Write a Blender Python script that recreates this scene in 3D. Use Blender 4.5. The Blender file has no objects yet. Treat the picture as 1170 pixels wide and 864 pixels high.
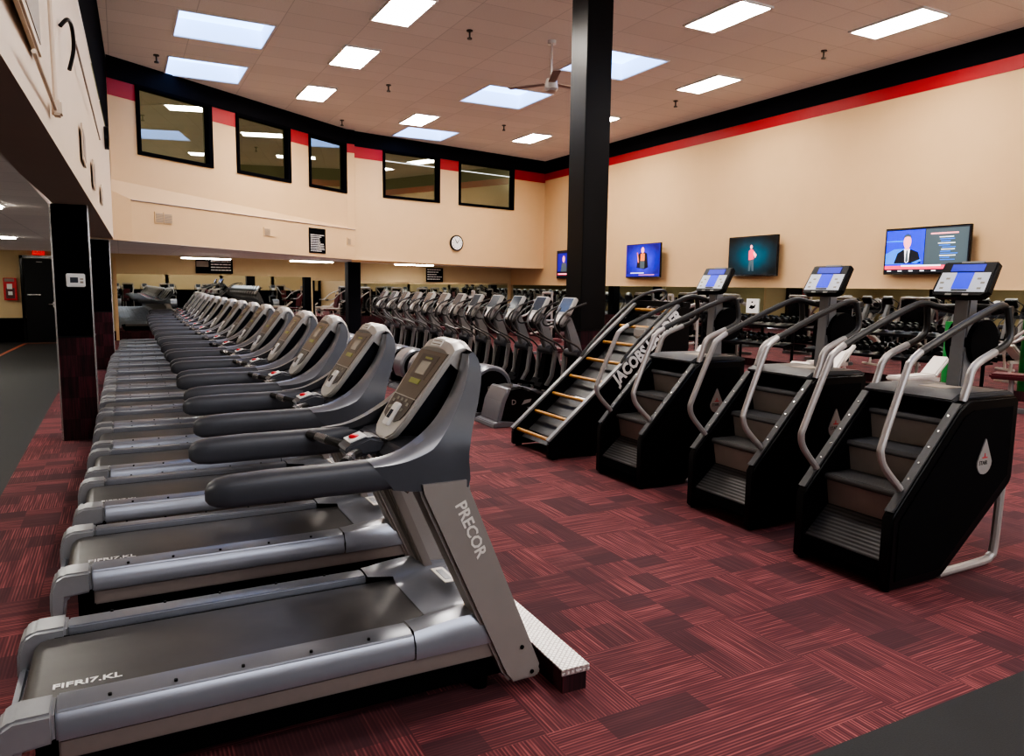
import bpy, bmesh, math, random
from mathutils import Vector, Matrix
random.seed(7)
S = bpy.context.scene
COL = S.collection
PI = math.pi

# ---------------------------------------------------------------- materials
def nodes_of(name):
    m = bpy.data.materials.new(name); m.use_nodes = True
    nt = m.node_tree; b = nt.nodes['Principled BSDF']
    return m, nt, b
def pbr(name, col, rough=.5, metal=0., var=.12, scale=30., bump=0., spec=.5, emit=None, es=0.):
    m, nt, b = nodes_of(name)
    N, L = nt.nodes, nt.links
    tc = N.new('ShaderNodeTexCoord'); no = N.new('ShaderNodeTexNoise')
    no.inputs['Scale'].default_value = scale; no.inputs['Detail'].default_value = 3
    L.new(tc.outputs['Object'], no.inputs['Vector'])
    mx = N.new('ShaderNodeMix'); mx.data_type = 'RGBA'
    mx.inputs['A'].default_value = (*[c*(1-var) for c in col], 1)
    mx.inputs['B'].default_value = (*[min(1, c*(1+var)) for c in col], 1)
    L.new(no.outputs['Fac'], mx.inputs['Factor']); L.new(mx.outputs['Result'], b.inputs['Base Color'])
    b.inputs['Roughness'].default_value = rough; b.inputs['Metallic'].default_value = metal
    b.inputs['Specular IOR Level'].default_value = spec
    if bump:
        bp = N.new('ShaderNodeBump'); bp.inputs['Strength'].default_value = bump; bp.inputs['Distance'].default_value = .002
        L.new(no.outputs['Fac'], bp.inputs['Height']); L.new(bp.outputs['Normal'], b.inputs['Normal'])
    if emit:
        b.inputs['Emission Color'].default_value = (*emit, 1); b.inputs['Emission Strength'].default_value = es
    return m
def glow(name, col, st):
    return pbr(name, [min(c, .8) for c in col], .4, emit=col, es=st, var=.02)

M = {}
M['cream'] = pbr('cream_paint', (.62, .425, .24), .75, var=.03, scale=3)
M['cream_left'] = pbr('pale_cream_paint', (.68, .56, .44), .6, var=.03, scale=3)
M['khaki'] = pbr('khaki_paint', (.60, .47, .28), .8, var=.04, scale=3)
M['black_paint'] = pbr('black_paint', (.004, .004, .006), .9, var=.2, spec=.05)
M['navy_paint'] = pbr('blue_black_paint', (.002, .0025, .006), .8, var=.2, spec=.2)
M['red_paint'] = pbr('red_paint', (.38, .002, .009), .55, var=.06, scale=4)
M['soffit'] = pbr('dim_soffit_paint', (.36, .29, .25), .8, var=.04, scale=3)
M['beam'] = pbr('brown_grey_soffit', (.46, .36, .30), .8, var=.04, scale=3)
M['mat'] = pbr('black_rubber', (.021, .0215, .022), .75, var=.35, scale=160, bump=.4)
M['cavity'] = pbr('dark_navy_plastic', (.016, .018, .026), .45)
M['black'] = pbr('satin_black', (.0035, .0035, .0045), .36, spec=.28, var=.25, scale=60, bump=.05)
M['black_matt'] = pbr('matt_black', (.003, .003, .004), .7, var=.2, spec=.12)
M['black_gloss'] = pbr('gloss_black', (.008, .008, .01), .12)
M['shell'] = pbr('dark_grey_plastic', (.060, .062, .073), .42, metal=.05, var=.06, scale=20)
M['rim'] = pbr('silver_grey_plastic', (.22, .225, .25), .30, metal=.4, var=.05, scale=20)
M['deck'] = pbr('silver_rail', (.29, .30, .335), .28, metal=.6, var=.05, scale=12)
M['cap'] = pbr('grey_end_cap', (.28, .285, .30), .36, metal=.35, var=.05)
M['belt'] = pbr('worn_belt', (.070, .065, .064), .36, var=.35, scale=5, bump=.15)
M['post'] = pbr('taupe_paint', (.26, .235, .22), .40, metal=.15, var=.05, scale=10)
M['strip'] = pbr('taupe_strip', (.20, .17, .155), .5, metal=.1, var=.06)
M['champ'] = pbr('champagne_plastic', (.46, .44, .42), .34, metal=.3, var=.05)
M['bronze'] = pbr('bronze_overlay', (.115, .095, .075), .3, metal=.3, var=.15, scale=60)
M['bronze_dark'] = pbr('dark_bronze_overlay', (.05, .036, .028), .3, var=.15, scale=60)
M['lcd'] = pbr('grey_lcd', (.34, .33, .29), .25, var=.08)
M['lime'] = pbr('lime_display', (.27, .30, .08), .4, var=.1)
M['white'] = pbr('white_plastic', (.75, .74, .72), .45, var=.04)
M['red'] = pbr('red_plastic', (.62, .02, .03), .35)
M['chrome'] = pbr('brushed_silver', (.55, .53, .51), .27, metal=.9, var=.06)
M['tube'] = pbr('silver_painted_tube', (.36, .335, .32), .38, metal=.35, var=.05)
M['grip'] = pbr('black_foam_grip', (.030, .029, .028), .42, var=.2)
M['riser'] = pbr('brown_grey_riser', (.30, .265, .245), .42, var=.12, scale=12)
M['cover'] = pbr('charcoal_cover', (.055, .055, .058), .5, var=.15, scale=25, bump=.1)
M['blue_disp'] = glow('blue_display', (.0, .02, .70), .42)
M['blue_disp2'] = glow('dark_blue_display', (.0, .012, .42), .4)
M['face'] = pbr('pale_console_face', (.62, .66, .74), .4, var=.04)
M['wood'] = pbr('yellow_wood', (.50, .26, .07), .4, var=.25, scale=18)
M['maroon'] = pbr('maroon_vinyl', (.09, .012, .018), .4, var=.15)
M['offwhite'] = pbr('off_white_paint', (.62, .58, .54), .4, var=.06)
M['grey_post'] = pbr('grey_painted_post', (.19, .187, .19), .4, metal=.15, var=.06)
M['handle'] = pbr('dark_chrome_handle', (.10, .10, .10), .28, metal=.6)
M['screen'] = pbr('dark_slate_screen', (.06, .07, .09), .15, var=.1)
M['mirror'] = pbr('mirror_glass', (.70, .74, .71), .015, metal=1., var=.01)
M['green'] = pbr('green_plastic', (.03, .24, .06), .4)
M['vent'] = pbr('vent_grey', (.30, .25, .20), .6)
M['clockface'] = pbr('clock_white', (.8, .8, .78), .4)
M['brass'] = pbr('dark_metal', (.10, .09, .08), .4, metal=.8)
M['orange'] = pbr('rust_strip', (.35, .10, .05), .6)

def stripes_mat():   # carpet: quarter-turned striped tiles
    m, nt, b = nodes_of('red_striped_carpet'); N, L = nt.nodes, nt.links
    def n(t, **k):
        x = N.new(t)
        for a, v in k.items(): setattr(x, a, v)
        return x
    def math_(op, a, bb=None):
        x = n('ShaderNodeMath', operation=op)
        for i, v in enumerate((a, bb)):
            if v is None: continue
            if isinstance(v, (int, float)): x.inputs[i].default_value = v
            else: L.new(v, x.inputs[i])
        return x.outputs[0]
    tc = n('ShaderNodeTexCoord'); sx = n('ShaderNodeSeparateXYZ'); L.new(tc.outputs['Object'], sx.inputs[0])
    X, Y, Z = sx.outputs
    vert = math_('ADD', Y, Z)
    def cell(sxx, syy, ox=0., oy=0.):
        u = math_('FLOOR', math_('DIVIDE', math_('ADD', X, ox), sxx)); v = math_('FLOOR', math_('DIVIDE', math_('ADD', vert, oy), syy))
        c = n('ShaderNodeCombineXYZ'); L.new(u, c.inputs[0]); L.new(v, c.inputs[1])
        w = n('ShaderNodeTexWhiteNoise', noise_dimensions='2D'); L.new(c.outputs[0], w.inputs['Vector']); return w.outputs['Value']
    # orientation: checker of .46 m tiles
    T = .457
    chk = math_('MODULO', math_('ADD', math_('FLOOR', math_('DIVIDE', X, T)), math_('FLOOR', math_('DIVIDE', vert, T))), 2.)
    chk = math_('ABSOLUTE', chk)
    hh = cell(T, T, .0, .0); flip = math_('LESS_THAN', hh, .10); chk = math_('ABSOLUTE', math_('SUBTRACT', chk, flip))
    def stripe(a, b_):   # thin light yarn lines, unevenly strong along their length
        sn = math_('SINE', math_('MULTIPLY', a, 2*PI/.0152))
        c = n('ShaderNodeCombineXYZ'); L.new(math_('MULTIPLY', a, 75.), c.inputs[0]); L.new(math_('MULTIPLY', b_, 2.6), c.inputs[1])
        t = n('ShaderNodeTexNoise'); t.inputs['Scale'].default_value = 1; t.inputs['Detail'].default_value = 2; L.new(c.outputs[0], t.inputs['Vector'])
        return math_('ADD', math_('MULTIPLY', sn, .15), t.outputs['Fac'])
    s1 = stripe(X, vert); s2 = stripe(vert, X)
    mix = n('ShaderNodeMix', data_type='FLOAT'); L.new(chk, mix.inputs['Factor']); L.new(s1, mix.inputs['A']); L.new(s2, mix.inputs['B'])
    lines = mix.outputs['Result']
    ramp = n('ShaderNodeValToRGB'); e = ramp.color_ramp.elements
    e[0].position = .33; e[0].color = (.092, .030, .036, 1)
    e[1].position = .78; e[1].color = (.32, .105, .10, 1)
    k = ramp.color_ramp.elements.new(.56); k.color = (.155, .046, .052, 1)
    L.new(lines, ramp.inputs[0])
    # darker rectangular patches, long one way or the other with the tile
    d1 = cell(.2285, .1523); d2 = cell(.1523, .2285)
    dm = n('ShaderNodeMix', data_type='FLOAT'); L.new(chk, dm.inputs['Factor']); L.new(d2, dm.inputs['A']); L.new(d1, dm.inputs['B'])
    d3 = cell(.2285, .2285)
    pr = n('ShaderNodeMapRange'); pr.inputs['From Min'].default_value = .18; pr.inputs['From Max'].default_value = .42
    pr.inputs['To Min'].default_value = .22; pr.inputs['To Max'].default_value = 1.; L.new(dm.outputs['Result'], pr.inputs['Value'])
    pr2 = n('ShaderNodeMapRange'); pr2.inputs['From Min'].default_value = .0; pr2.inputs['From Max'].default_value = .22
    pr2.inputs['To Min'].default_value = .35; pr2.inputs['To Max'].default_value = 1.; L.new(d3, pr2.inputs['Value'])
    mul = math_('MULTIPLY', pr.outputs[0], pr2.outputs[0])
    mc = n('ShaderNodeMix', data_type='RGBA', blend_type='MIX'); L.new(mul, mc.inputs['Factor'])
    mc.inputs['A'].default_value = (.070, .030, .036, 1); L.new(ramp.outputs[0], mc.inputs['B'])
    L.new(mc.outputs['Result'], b.inputs['Base Color']); b.inputs['Roughness'].default_value = .85
    b.inputs['Specular IOR Level'].default_value = .25
    bp = n('ShaderNodeBump'); bp.inputs['Strength'].default_value = .25; bp.inputs['Distance'].default_value = .002
    L.new(lines, bp.inputs['Height']); L.new(bp.outputs[0], b.inputs['Normal'])
    return m
M['carpet'] = stripes_mat()
def carpet_wall():
    m, nt, b = nodes_of('maroon_wall_carpet'); N, L = nt.nodes, nt.links
    tc = N.new('ShaderNodeTexCoord'); mp = N.new('ShaderNodeMapping'); mp.inputs['Scale'].default_value = (60, 60, 3)
    t = N.new('ShaderNodeTexNoise'); t.inputs['Scale'].default_value = 1.5
    r = N.new('ShaderNodeValToRGB'); r.color_ramp.elements[0].position = .3; r.color_ramp.elements[0].color = (.022, .006, .009, 1)
    r.color_ramp.elements[1].position = .7; r.color_ramp.elements[1].color = (.085, .012, .02, 1)
    ck = N.new('ShaderNodeTexChecker'); ck.inputs['Scale'].default_value = 4.4; ck.inputs['Color1'].default_value = (1, 1, 1, 1); ck.inputs['Color2'].default_value = (.55, .55, .6, 1)
    mx = N.new('ShaderNodeMix'); mx.data_type = 'RGBA'; mx.blend_type = 'MULTIPLY'; mx.inputs['Factor'].default_value = 1
    L.new(tc.outputs['Object'], mp.inputs[0]); L.new(mp.outputs[0], t.inputs[0]); L.new(t.outputs[0], r.inputs[0])
    L.new(tc.outputs['Object'], ck.inputs[0]); L.new(r.outputs[0], mx.inputs['A']); L.new(ck.outputs[0], mx.inputs['B'])
    L.new(mx.outputs['Result'], b.inputs['Base Color']); b.inputs['Roughness'].default_value = .9
    return m
M['wallcarpet'] = carpet_wall()
def tile_mat(name, col, gx, gy, line=.7, es=0.):
    m, nt, b = nodes_of(name); N, L = nt.nodes, nt.links
    tc = N.new('ShaderNodeTexCoord'); br = N.new('ShaderNodeTexBrick'); br.offset = 0; br.squash = 1
    br.inputs['Scale'].default_value = 1; br.inputs['Brick Width'].default_value = gx; br.inputs['Row Height'].default_value = gy
    br.inputs['Mortar Size'].default_value = .007; br.inputs['Mortar Smooth'].default_value = .3
    br.inputs['Color1'].default_value = (*col, 1); br.inputs['Color2'].default_value = (*[c*.93 for c in col], 1)
    br.inputs['Mortar'].default_value = (*[c*line for c in col], 1)
    no = N.new('ShaderNodeTexNoise'); no.inputs['Scale'].default_value = 45; no.inputs['Detail'].default_value = 5
    mx = N.new('ShaderNodeMix'); mx.data_type = 'RGBA'; mx.blend_type = 'MULTIPLY'; mx.inputs['Factor'].default_value = .16
    L.new(tc.outputs['Object'], br.inputs[0]); L.new(tc.outputs['Object'], no.inputs[0])
    L.new(br.outputs['Color'], mx.inputs['A']); L.new(no.outputs['Fac'], mx.inputs['B'])
    L.new(mx.outputs['Result'], b.inputs['Base Color']); b.inputs['Roughness'].default_value = .9
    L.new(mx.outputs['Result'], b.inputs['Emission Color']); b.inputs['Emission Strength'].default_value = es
    return m
M['ceiling'] = tile_mat('glowing_ceiling_tiles', (.64, .55, .48), 1.22, .61, es=.075)  # faint glow put into the tiles, standing in for bounced light
M['lowceil'] = tile_mat('glowing_low_ceiling_tiles', (.60, .53, .48), 1.22, .61, es=.06)  # tiles also glow faintly, added to brighten the low area
def diamond():
    m, nt, b = nodes_of('diamond_plate'); N, L = nt.nodes, nt.links
    tc = N.new('ShaderNodeTexCoord'); mp = N.new('ShaderNodeMapping'); mp.inputs['Rotation'].default_value = (0, 0, .78)
    ck = N.new('ShaderNodeTexVoronoi'); ck.inputs['Scale'].default_value = 55; ck.distance = 'CHEBYCHEV'; ck.inputs['Randomness'].default_value = .15
    r = N.new('ShaderNodeValToRGB'); r.color_ramp.elements[0].position = .25; r.color_ramp.elements[0].color = (.85, .82, .80, 1); r.color_ramp.elements[1].position = .45; r.color_ramp.elements[1].color = (.42, .39, .38, 1)
    bp = N.new('ShaderNodeBump'); bp.inputs['Strength'].default_value = .9; bp.inputs['Distance'].default_value = .004; bp.invert = True
    L.new(tc.outputs['Object'], mp.inputs[0]); L.new(mp.outputs[0], ck.inputs[0]); L.new(ck.outputs['Distance'], r.inputs[0]); L.new(ck.outputs['Distance'], bp.inputs['Height'])
    L.new(r.outputs[0], b.inputs['Base Color']); L.new(bp.outputs[0], b.inputs['Normal'])
    b.inputs['Metallic'].default_value = .75; b.inputs['Roughness'].default_value = .38
    return m
M['diamond'] = diamond()
def ridged(name, col, freq, axis=0):
    m, nt, b = nodes_of(name); N, L = nt.nodes, nt.links
    tc = N.new('ShaderNodeTexCoord'); w = N.new('ShaderNodeTexWave'); w.bands_direction = 'XYZ'[axis]; w.inputs['Scale'].default_value = freq
    bp = N.new('ShaderNodeBump'); bp.inputs['Strength'].default_value = .8; bp.inputs['Distance'].default_value = .004
    r = N.new('ShaderNodeValToRGB'); r.color_ramp.elements[0].color = (*[c*.55 for c in col], 1); r.color_ramp.elements[1].color = (*[c*1.3 for c in col], 1)
    L.new(tc.outputs['Object'], w.inputs[0]); L.new(w.outputs['Fac'], bp.inputs['Height']); L.new(bp.outputs[0], b.inputs['Normal'])
    L.new(w.outputs['Fac'], r.inputs[0]); L.new(r.outputs[0], b.inputs['Base Color']); b.inputs['Roughness'].default_value = .42
    return m
M['ridge'] = ridged('ridged_tread', (.060, .058, .058), 16., 0)
def officeglass():
    m, nt, b = nodes_of('office_window_glass'); N, L = nt.nodes, nt.links
    b.inputs['Base Color'].default_value = (.09, .085, .055, 1)
    b.inputs['Roughness'].default_value = .02; b.inputs['Transmission Weight'].default_value = 0
    b.inputs['Alpha'].default_value = 1
    gl = N.new('ShaderNodeBsdfGlossy'); gl.inputs['Roughness'].default_value = .01; gl.inputs['Color'].default_value = (.75, .8, .8, 1)
    tr = N.new('ShaderNodeBsdfTransparent'); tr.inputs['Color'].default_value = (.62, .62, .55, 1)
    mx = N.new('ShaderNodeMixShader'); mx.inputs[0].default_value = .30
    L.new(tr.outputs[0], mx.inputs[1]); L.new(gl.outputs[0], mx.inputs[2]); L.new(mx.outputs[0], N['Material Output'].inputs[0])
    return m
M['officeglass'] = officeglass()
M['office'] = pbr('glowing_olive_office_wall', (.16, .145, .085), .9, var=.05, scale=3, emit=(.16, .14, .07), es=.35)  # wall glows by itself, standing in for light inside the office
M['lamp'] = glow('fluorescent_diffuser', (1., .93, .84), 34.)
M['lamp_low'] = glow('low_fluorescent', (1., .95, .85), 24.)
M['sky'] = glow('skylight_panel', (.30, .52, 1.), 2.1)
M['well'] = pbr('glowing_well_white', (.80, .82, .88), .7, var=.03, emit=(.4, .6, 1.), es=.5)  # blue glow put into the white paint, standing in for daylight
M['exit'] = glow('exit_red', (.8, .01, .01), .35)
M['tvblue'] = glow('tv_blue', (.0, .015, .75), .6)
M['tvblue2'] = glow('tv_deep_blue', (.01, .002, .26), .7)
M['tvcyan'] = glow('tv_light_blue', (.03, .20, .85), .6)
M['tvteal'] = glow('tv_teal', (.0, .12, .16), .8)
M['tvblack'] = glow('tv_black', (.006, .007, .012), .8)
M['tvslate'] = glow('tv_slate', (.05, .07, .08), .8)
M['tvwhite'] = glow('tv_white', (.8, .8, .85), .9)
M['tvpink'] = glow('tv_pink', (.85, .28, .30), .9)
M['tvred'] = glow('tv_red', (.75, .04, .10), .9)
M['tvorange'] = glow('tv_orange', (.7, .16, .04), .8)

def tvgrad(name, c0, c1, c2, nz):
    m, nt, b = nodes_of(name); N, L = nt.nodes, nt.links
    tc = N.new('ShaderNodeTexCoord'); mp = N.new('ShaderNodeMapping'); mp.inputs['Scale'].default_value = (1.15, 0, 2.0)
    g = N.new('ShaderNodeTexGradient'); g.gradient_type = 'SPHERICAL'; no = N.new('ShaderNodeTexNoise'); no.inputs['Scale'].default_value = 4.
    a = N.new('ShaderNodeMath'); a.operation = 'MULTIPLY_ADD'; a.inputs[1].default_value = nz
    r = N.new('ShaderNodeValToRGB'); e = r.color_ramp.elements; e[0].position = .15; e[0].color = (*c0, 1); e[1].position = .9; e[1].color = (*c2, 1); k = e.new(.5); k.color = (*c1, 1)
    L.new(tc.outputs['Object'], mp.inputs[0]); L.new(mp.outputs[0], g.inputs[0]); L.new(tc.outputs['Object'], no.inputs[0])
    L.new(no.outputs[0], a.inputs[0]); L.new(g.outputs['Fac'], a.inputs[2]); L.new(a.outputs[0], r.inputs[0])
    b.inputs['Base Color'].default_value = (0, 0, 0, 1); L.new(r.outputs[0], b.inputs['Emission Color']); b.inputs['Emission Strength'].default_value = .7; b.inputs['Roughness'].default_value = .3
    return m
M['tvgradteal'] = tvgrad('tv_teal_glow', (.0, .004, .006), (.0, .03, .05), (.0, .10, .16), .35)
M['tvgradblue'] = tvgrad('tv_blue_glow', (.012, .0, .18), (.01, .01, .55), (.05, .04, .9), .5)

# ---------------------------------------------------------------- mesh helpers
def add_prism(bm, pts, a0, a1, axis='y', bev=0., seg=2):
    """profile pts (two coords) extruded along axis; for y: (x,z), for x: (y,z), for z: (x,y)"""
    def P(p, a):
        return {'y': (p[0], a, p[1]), 'x': (a, p[0], p[1]), 'z': (p[0], p[1], a)}[axis]
    v0 = [bm.verts.new(P(p, a0)) for p in pts]; v1 = [bm.verts.new(P(p, a1)) for p in pts]
    fs = [bm.faces.new(v0), bm.faces.new(v1[::-1])]
    n = len(pts)
    for i in range(n): fs.append(bm.faces.new((v0[i], v1[i], v1[(i+1) % n], v0[(i+1) % n])))
    bmesh.ops.recalc_face_normals(bm, faces=fs)
    if bev: 
        es = list({e for f in fs for e in f.edges})
        bmesh.ops.bevel(bm, geom=es, offset=bev, segments=seg, affect='EDGES', clamp_overlap=True)
    return fs
def add_box(bm, x0, x1, y0, y1, z0, z1, bev=0., seg=2):
    return add_prism(bm, [(x0, z0), (x1, z0), (x1, z1), (x0, z1)], y0, y1, 'y', bev, seg)
def add_quad(bm, pts):
    return bm.faces.new([bm.verts.new(p) for p in pts])
def smooth_path(pts, sub=4):
    pts = [Vector(p) for p in pts]; out = []
    for i in range(len(pts)-1):
        p0 = pts[max(i-1, 0)]; p1 = pts[i]; p2 = pts[i+1]; p3 = pts[min(i+2, len(pts)-1)]
        for k in range(sub):
            t = k/sub
            out.append(.5*((2*p1)+(p2-p0)*t+(2*p0-5*p1+4*p2-p3)*t*t+(3*p1-p0-3*p2+p3)*t**3))
    out.append(pts[-1]); return out
def add_tube(bm, pts, r, n=8, sub=0, ry=None, caps=True):
    pts = smooth_path(pts, sub) if sub else [Vector(p) for p in pts]
    rs = r if isinstance(r, (list, tuple)) else [r]*len(pts)
    if len(rs) != len(pts):
        rs = [rs[min(int(i/(len(pts)-1)*(len(rs)-1)), len(rs)-2)]*(1-((i/(len(pts)-1)*(len(rs)-1)) % 1 if i < len(pts)-1 else 1)) + rs[min(int(i/(len(pts)-1)*(len(rs)-1)), len(rs)-2)+1]*((i/(len(pts)-1)*(len(rs)-1)) % 1 if i < len(pts)-1 else 1) for i in range(len(pts))]
    rings = []; nrm = None
    for i, p in enumerate(pts):
        t = (pts[min(i+1, len(pts)-1)]-pts[max(i-1, 0)]).normalized()
        if nrm is None:
            a = Vector((0, 0, 1)) if abs(t.z) < .9 else Vector((1, 0, 0)); nrm = (a-t*a.dot(t)).normalized()
        else: nrm = (nrm-t*nrm.dot(t)).normalized()
        bn = t.cross(nrm); k = ry if ry else 1.
        rings.append([bm.verts.new(p+rs[i]*(math.cos(2*PI*j/n)*nrm+k*math.sin(2*PI*j/n)*bn)) for j in range(n)])
    fs = []
    for a, b in zip(rings, rings[1:]):
        for j in range(n): fs.append(bm.faces.new((a[j], a[(j+1) % n], b[(j+1) % n], b[j])))
    if caps: fs.append(bm.faces.new(rings[0][::-1])); fs.append(bm.faces.new(rings[-1]))
    bmesh.ops.recalc_face_normals(bm, faces=fs)
def add_cyl(bm, p0, p1, r, n=20, r1=None): add_tube(bm, [p0, p1], [r, r if r1 is None else r1], n)
def add_disc(bm, c, rad, y, n=24, rz=None):
    rz = rz or rad
    return bm.faces.new([bm.verts.new((c[0]+rad*math.cos(2*PI*i/n), y, c[1]+rz*math.sin(2*PI*i/n))) for i in range(n)])
def add_ball(bm, c, r, sx=1, sy=1, sz=1, u=14, v=9):
    m = Matrix.Translation(c) @ Matrix.Diagonal((sx*r, sy*r, sz*r, 1))
    bmesh.ops.create_uvsphere(bm, u_segments=u, v_segments=v, radius=1, matrix=m)
class B:   # shorthand: with-less bmesh builder
    def __init__(s): s.bm = bmesh.new()
    def box(s, *a, **k): add_box(s.bm, *a, **k); return s
    def prism(s, *a, **k): add_prism(s.bm, *a, **k); return s
    def tube(s, *a, **k): add_tube(s.bm, *a, **k); return s
    def cyl(s, *a, **k): add_cyl(s.bm, *a, **k); return s
    def ball(s, *a, **k): add_ball(s.bm, *a, **k); return s
    def quad(s, *a): add_quad(s.bm, *a); return s
    def disc(s, *a, **k): add_disc(s.bm, *a, **k); return s
    def out(s, name, mat, parent=None, smooth=True, mats=None):
        me = bpy.data.meshes.new(name); s.bm.to_mesh(me); s.bm.free()
        for m in (mats or [mat]): me.materials.append(M[m] if isinstance(m, str) else m)
        if smooth:
            me.polygons.foreach_set('use_smooth', [True]*len(me.polygons)); me.set_sharp_from_angle(angle=.62)
        o = bpy.data.objects.new(name, me); COL.objects.link(o)
        if parent: o.parent = parent
        return o
def tag(o, label=None, cat=None, group=None, kind=None):
    if label: o['label'] = label
    if cat: o['category'] = cat
    if group: o['group'] = group
    if kind: o['kind'] = kind
    return o
def thing(name, label, cat, loc=(0, 0, 0), rz=0, group=None):
    o = bpy.data.objects.new(name, None); COL.objects.link(o); o.empty_display_size = .1
    o.location = loc; o.rotation_euler = (0, 0, rz); return tag(o, label, cat, group)
def struct(o): o['kind'] = 'structure'; return o
def dup(root, loc, rz=0, label=None):
    def cp(o, par):
        c = o.copy(); COL.objects.link(c)
        if par: c.parent = par
        for ch in kids.get(o.name, []): cp(ch, c)
        return c
    kids = {}
    for o in list(root.children_recursive): kids.setdefault(o.parent.name, []).append(o)
    r = cp(root, None); r.location = loc; r.rotation_euler = (0, 0, rz)
    if label: r['label'] = label
    return r
def text(s, size, org, d, u, mat, parent, name='lettering', sx=1., align='LEFT', bold=0.):
    cu = bpy.data.curves.new('txt', 'FONT'); cu.body = s; cu.size = size; cu.extrude = .0008; cu.align_x = align; cu.resolution_u = 2; cu.offset = bold
    t = bpy.data.objects.new('txt', cu); COL.objects.link(t)
    bpy.context.view_layer.update()
    me = bpy.data.meshes.new_from_object(t.evaluated_get(bpy.context.evaluated_depsgraph_get()))
    bpy.data.objects.remove(t); bpy.data.curves.remove(cu)
    d = Vector(d).normalized(); u = Vector(u).normalized(); n = d.cross(u)
    mt = Matrix((( d.x*sx, u.x, n.x, org[0]), (d.y*sx, u.y, n.y, org[1]), (d.z*sx, u.z, n.z, org[2]), (0, 0, 0, 1)))
    me.transform(mt); me.materials.clear(); me.materials.append(M[mat]); me.name = name
    o = bpy.data.objects.new(name, me); COL.objects.link(o)
    if parent: o.parent = parent
    return o

# ================================================================= THE ROOM
CZ = 5.8                       # hall ceiling
LZ = 2.48                      # low ceiling
RX = 12.6                      # right wall
BY = 24.2                      # back wall under the mezzanine
# window wall polyline (upper storey)
Q0 = Vector((-.06, 16.04)); Q1 = Vector((5.66, 20.35)); Q2 = Vector((12.6, 21.85))
d01 = (Q1-Q0).normalized(); d12 = (Q2-Q1).normalized()
n01 = Vector((d01.y, -d01.x)); n12 = Vector((d12.y, -d12.x))      # towards the hall

# floors
struct(B().box(-.91, RX+.1, 1.74, BY+.1, -.05, 0).out('floor', 'carpet', smooth=False))
struct(B().box(-7.5, RX+.1, -5, 1.74, -.05, 0).box(-7.5, -.91, 1.74, BY+.1, -.05, 0).out('floor', 'mat', smooth=False))
struct(B().box(-2.36, -1.2, 23.6, 23.68, 0, .006).prism([(-2.60, 17.5), (-2.52, 17.5), (-2.27, 23.65), (-2.36, 23.65)], 0, .006, 'z').out('trim_1', 'orange', smooth=False))

# hall ceiling with holes for skylights
S_ = 1.242
SKY = [(.97, 12.9, 2.40, 14.25), (.97, 15.55, 2.36, 16.92), (6.9, 14.3, 8.4, 15.85), (7.56, 11.2, 9.0, 12.66), (6.85, 19.05, 8.3, 20.4), (2.9, 2.0, 4.3, 3.4), (7.6, 3.0, 9.0, 4.4)]
TRO = [(3.94, 13.87), (3.94, 11.2), (3.94, 16.83), (6.78, 18.1), (10.3, 18.66), (10.62, 15.95), (10.66, 12.0), (10.76, 7.92), (8.3, 9.0), (3.94, 8.2), (10.7, 3.2), (3.94, 4.6), (7.0, -1.0), (2.5, -2.0)]
holes = [(a, b, c, d) for a, b, c, d in SKY]
def holed(name, mat, x0, x1, y0, y1, z, holes, clip=None):
    xs = sorted({x0, x1, *[h[0] for h in holes], *[h[2] for h in holes]}); ys = sorted({y0, y1, *[h[1] for h in holes], *[h[3] for h in holes]})
    b = B(); g = {}
    def V(x, y):
        if (x, y) not in g: g[(x, y)] = b.bm.verts.new((x, y, z))
        return g[(x, y)]
    for i in range(len(xs)-1):
        for j in range(len(ys)-1):
            cx, cy = (xs[i]+xs[i+1])/2, (ys[j]+ys[j+1])/2
            if any(h[0] < cx < h[2] and h[1] < cy < h[3] for h in holes): continue
            b.bm.faces.new((V(xs[i], ys[j]), V(xs[i], ys[j+1]), V(xs[i+1], ys[j+1]), V(xs[i+1], ys[j])))
    return struct(b.out(name, mat, smooth=False))
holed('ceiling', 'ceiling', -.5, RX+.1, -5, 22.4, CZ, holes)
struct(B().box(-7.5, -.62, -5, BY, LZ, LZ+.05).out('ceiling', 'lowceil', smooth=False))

# walls
def wall_x(bm, x, y0, y1, z0, z1): add_quad(bm, [(x, y0, z0), (x, y1, z0), (x, y1, z1), (x, y0, z1)])
struct(B().box(RX, RX+.15, -5, BY+.1, 0, 5.18).out('wall_right', 'cream', smooth=False))
struct(B().box(RX-.008, RX+.14, -5, 22, 5.18, 5.40).out('trim_2', 'red_paint', smooth=False))
struct(B().box(RX-.012, RX+.14, -5, 22, 5.40, CZ).out('trim_3', 'navy_paint', smooth=False))
struct(B().box(-7.5, RX+.1, BY, BY+.12, .27, LZ+.1).out('wall_back', 'khaki', smooth=False))
struct(B().box(-7.5, -1.2, BY-.03, BY, 0, .66).out('baseboard_left', 'black_paint', smooth=False))
struct(B().box(-.4, RX, BY-.03, BY, 0, .27).out('baseboard_back', 'wallcarpet', smooth=False))
struct(B().box(RX-.03, RX, 4, BY-.03, 0, .16).out('baseboard_right', 'wallcarpet', smooth=False))
struct(B().box(-7.6, -7.5, -5, BY, 0, LZ).out('wall_left', 'khaki', smooth=False))
struct(B().box(-7.5, RX, -5, -4.97, 0, 1.2).out('baseboard_front', 'black_paint', smooth=False))
fw = B().box(-7.5, RX, -5.1, -5, 0, 2.7).box(-7.5, RX, -5.1, -5, 5.5, CZ)  # upper openings added, unseen, so daylight fills the hall from behind
fw.box(-7.5, -.3, -5.1, -5, 2.7, 5.5)
for x in (2.6, 5.9, 9.2, 12.4): fw.box(x, x+.2, -5.1, -5, 1.0, 5.5)
struct(fw.out('wall_front', 'khaki', smooth=False))
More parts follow.
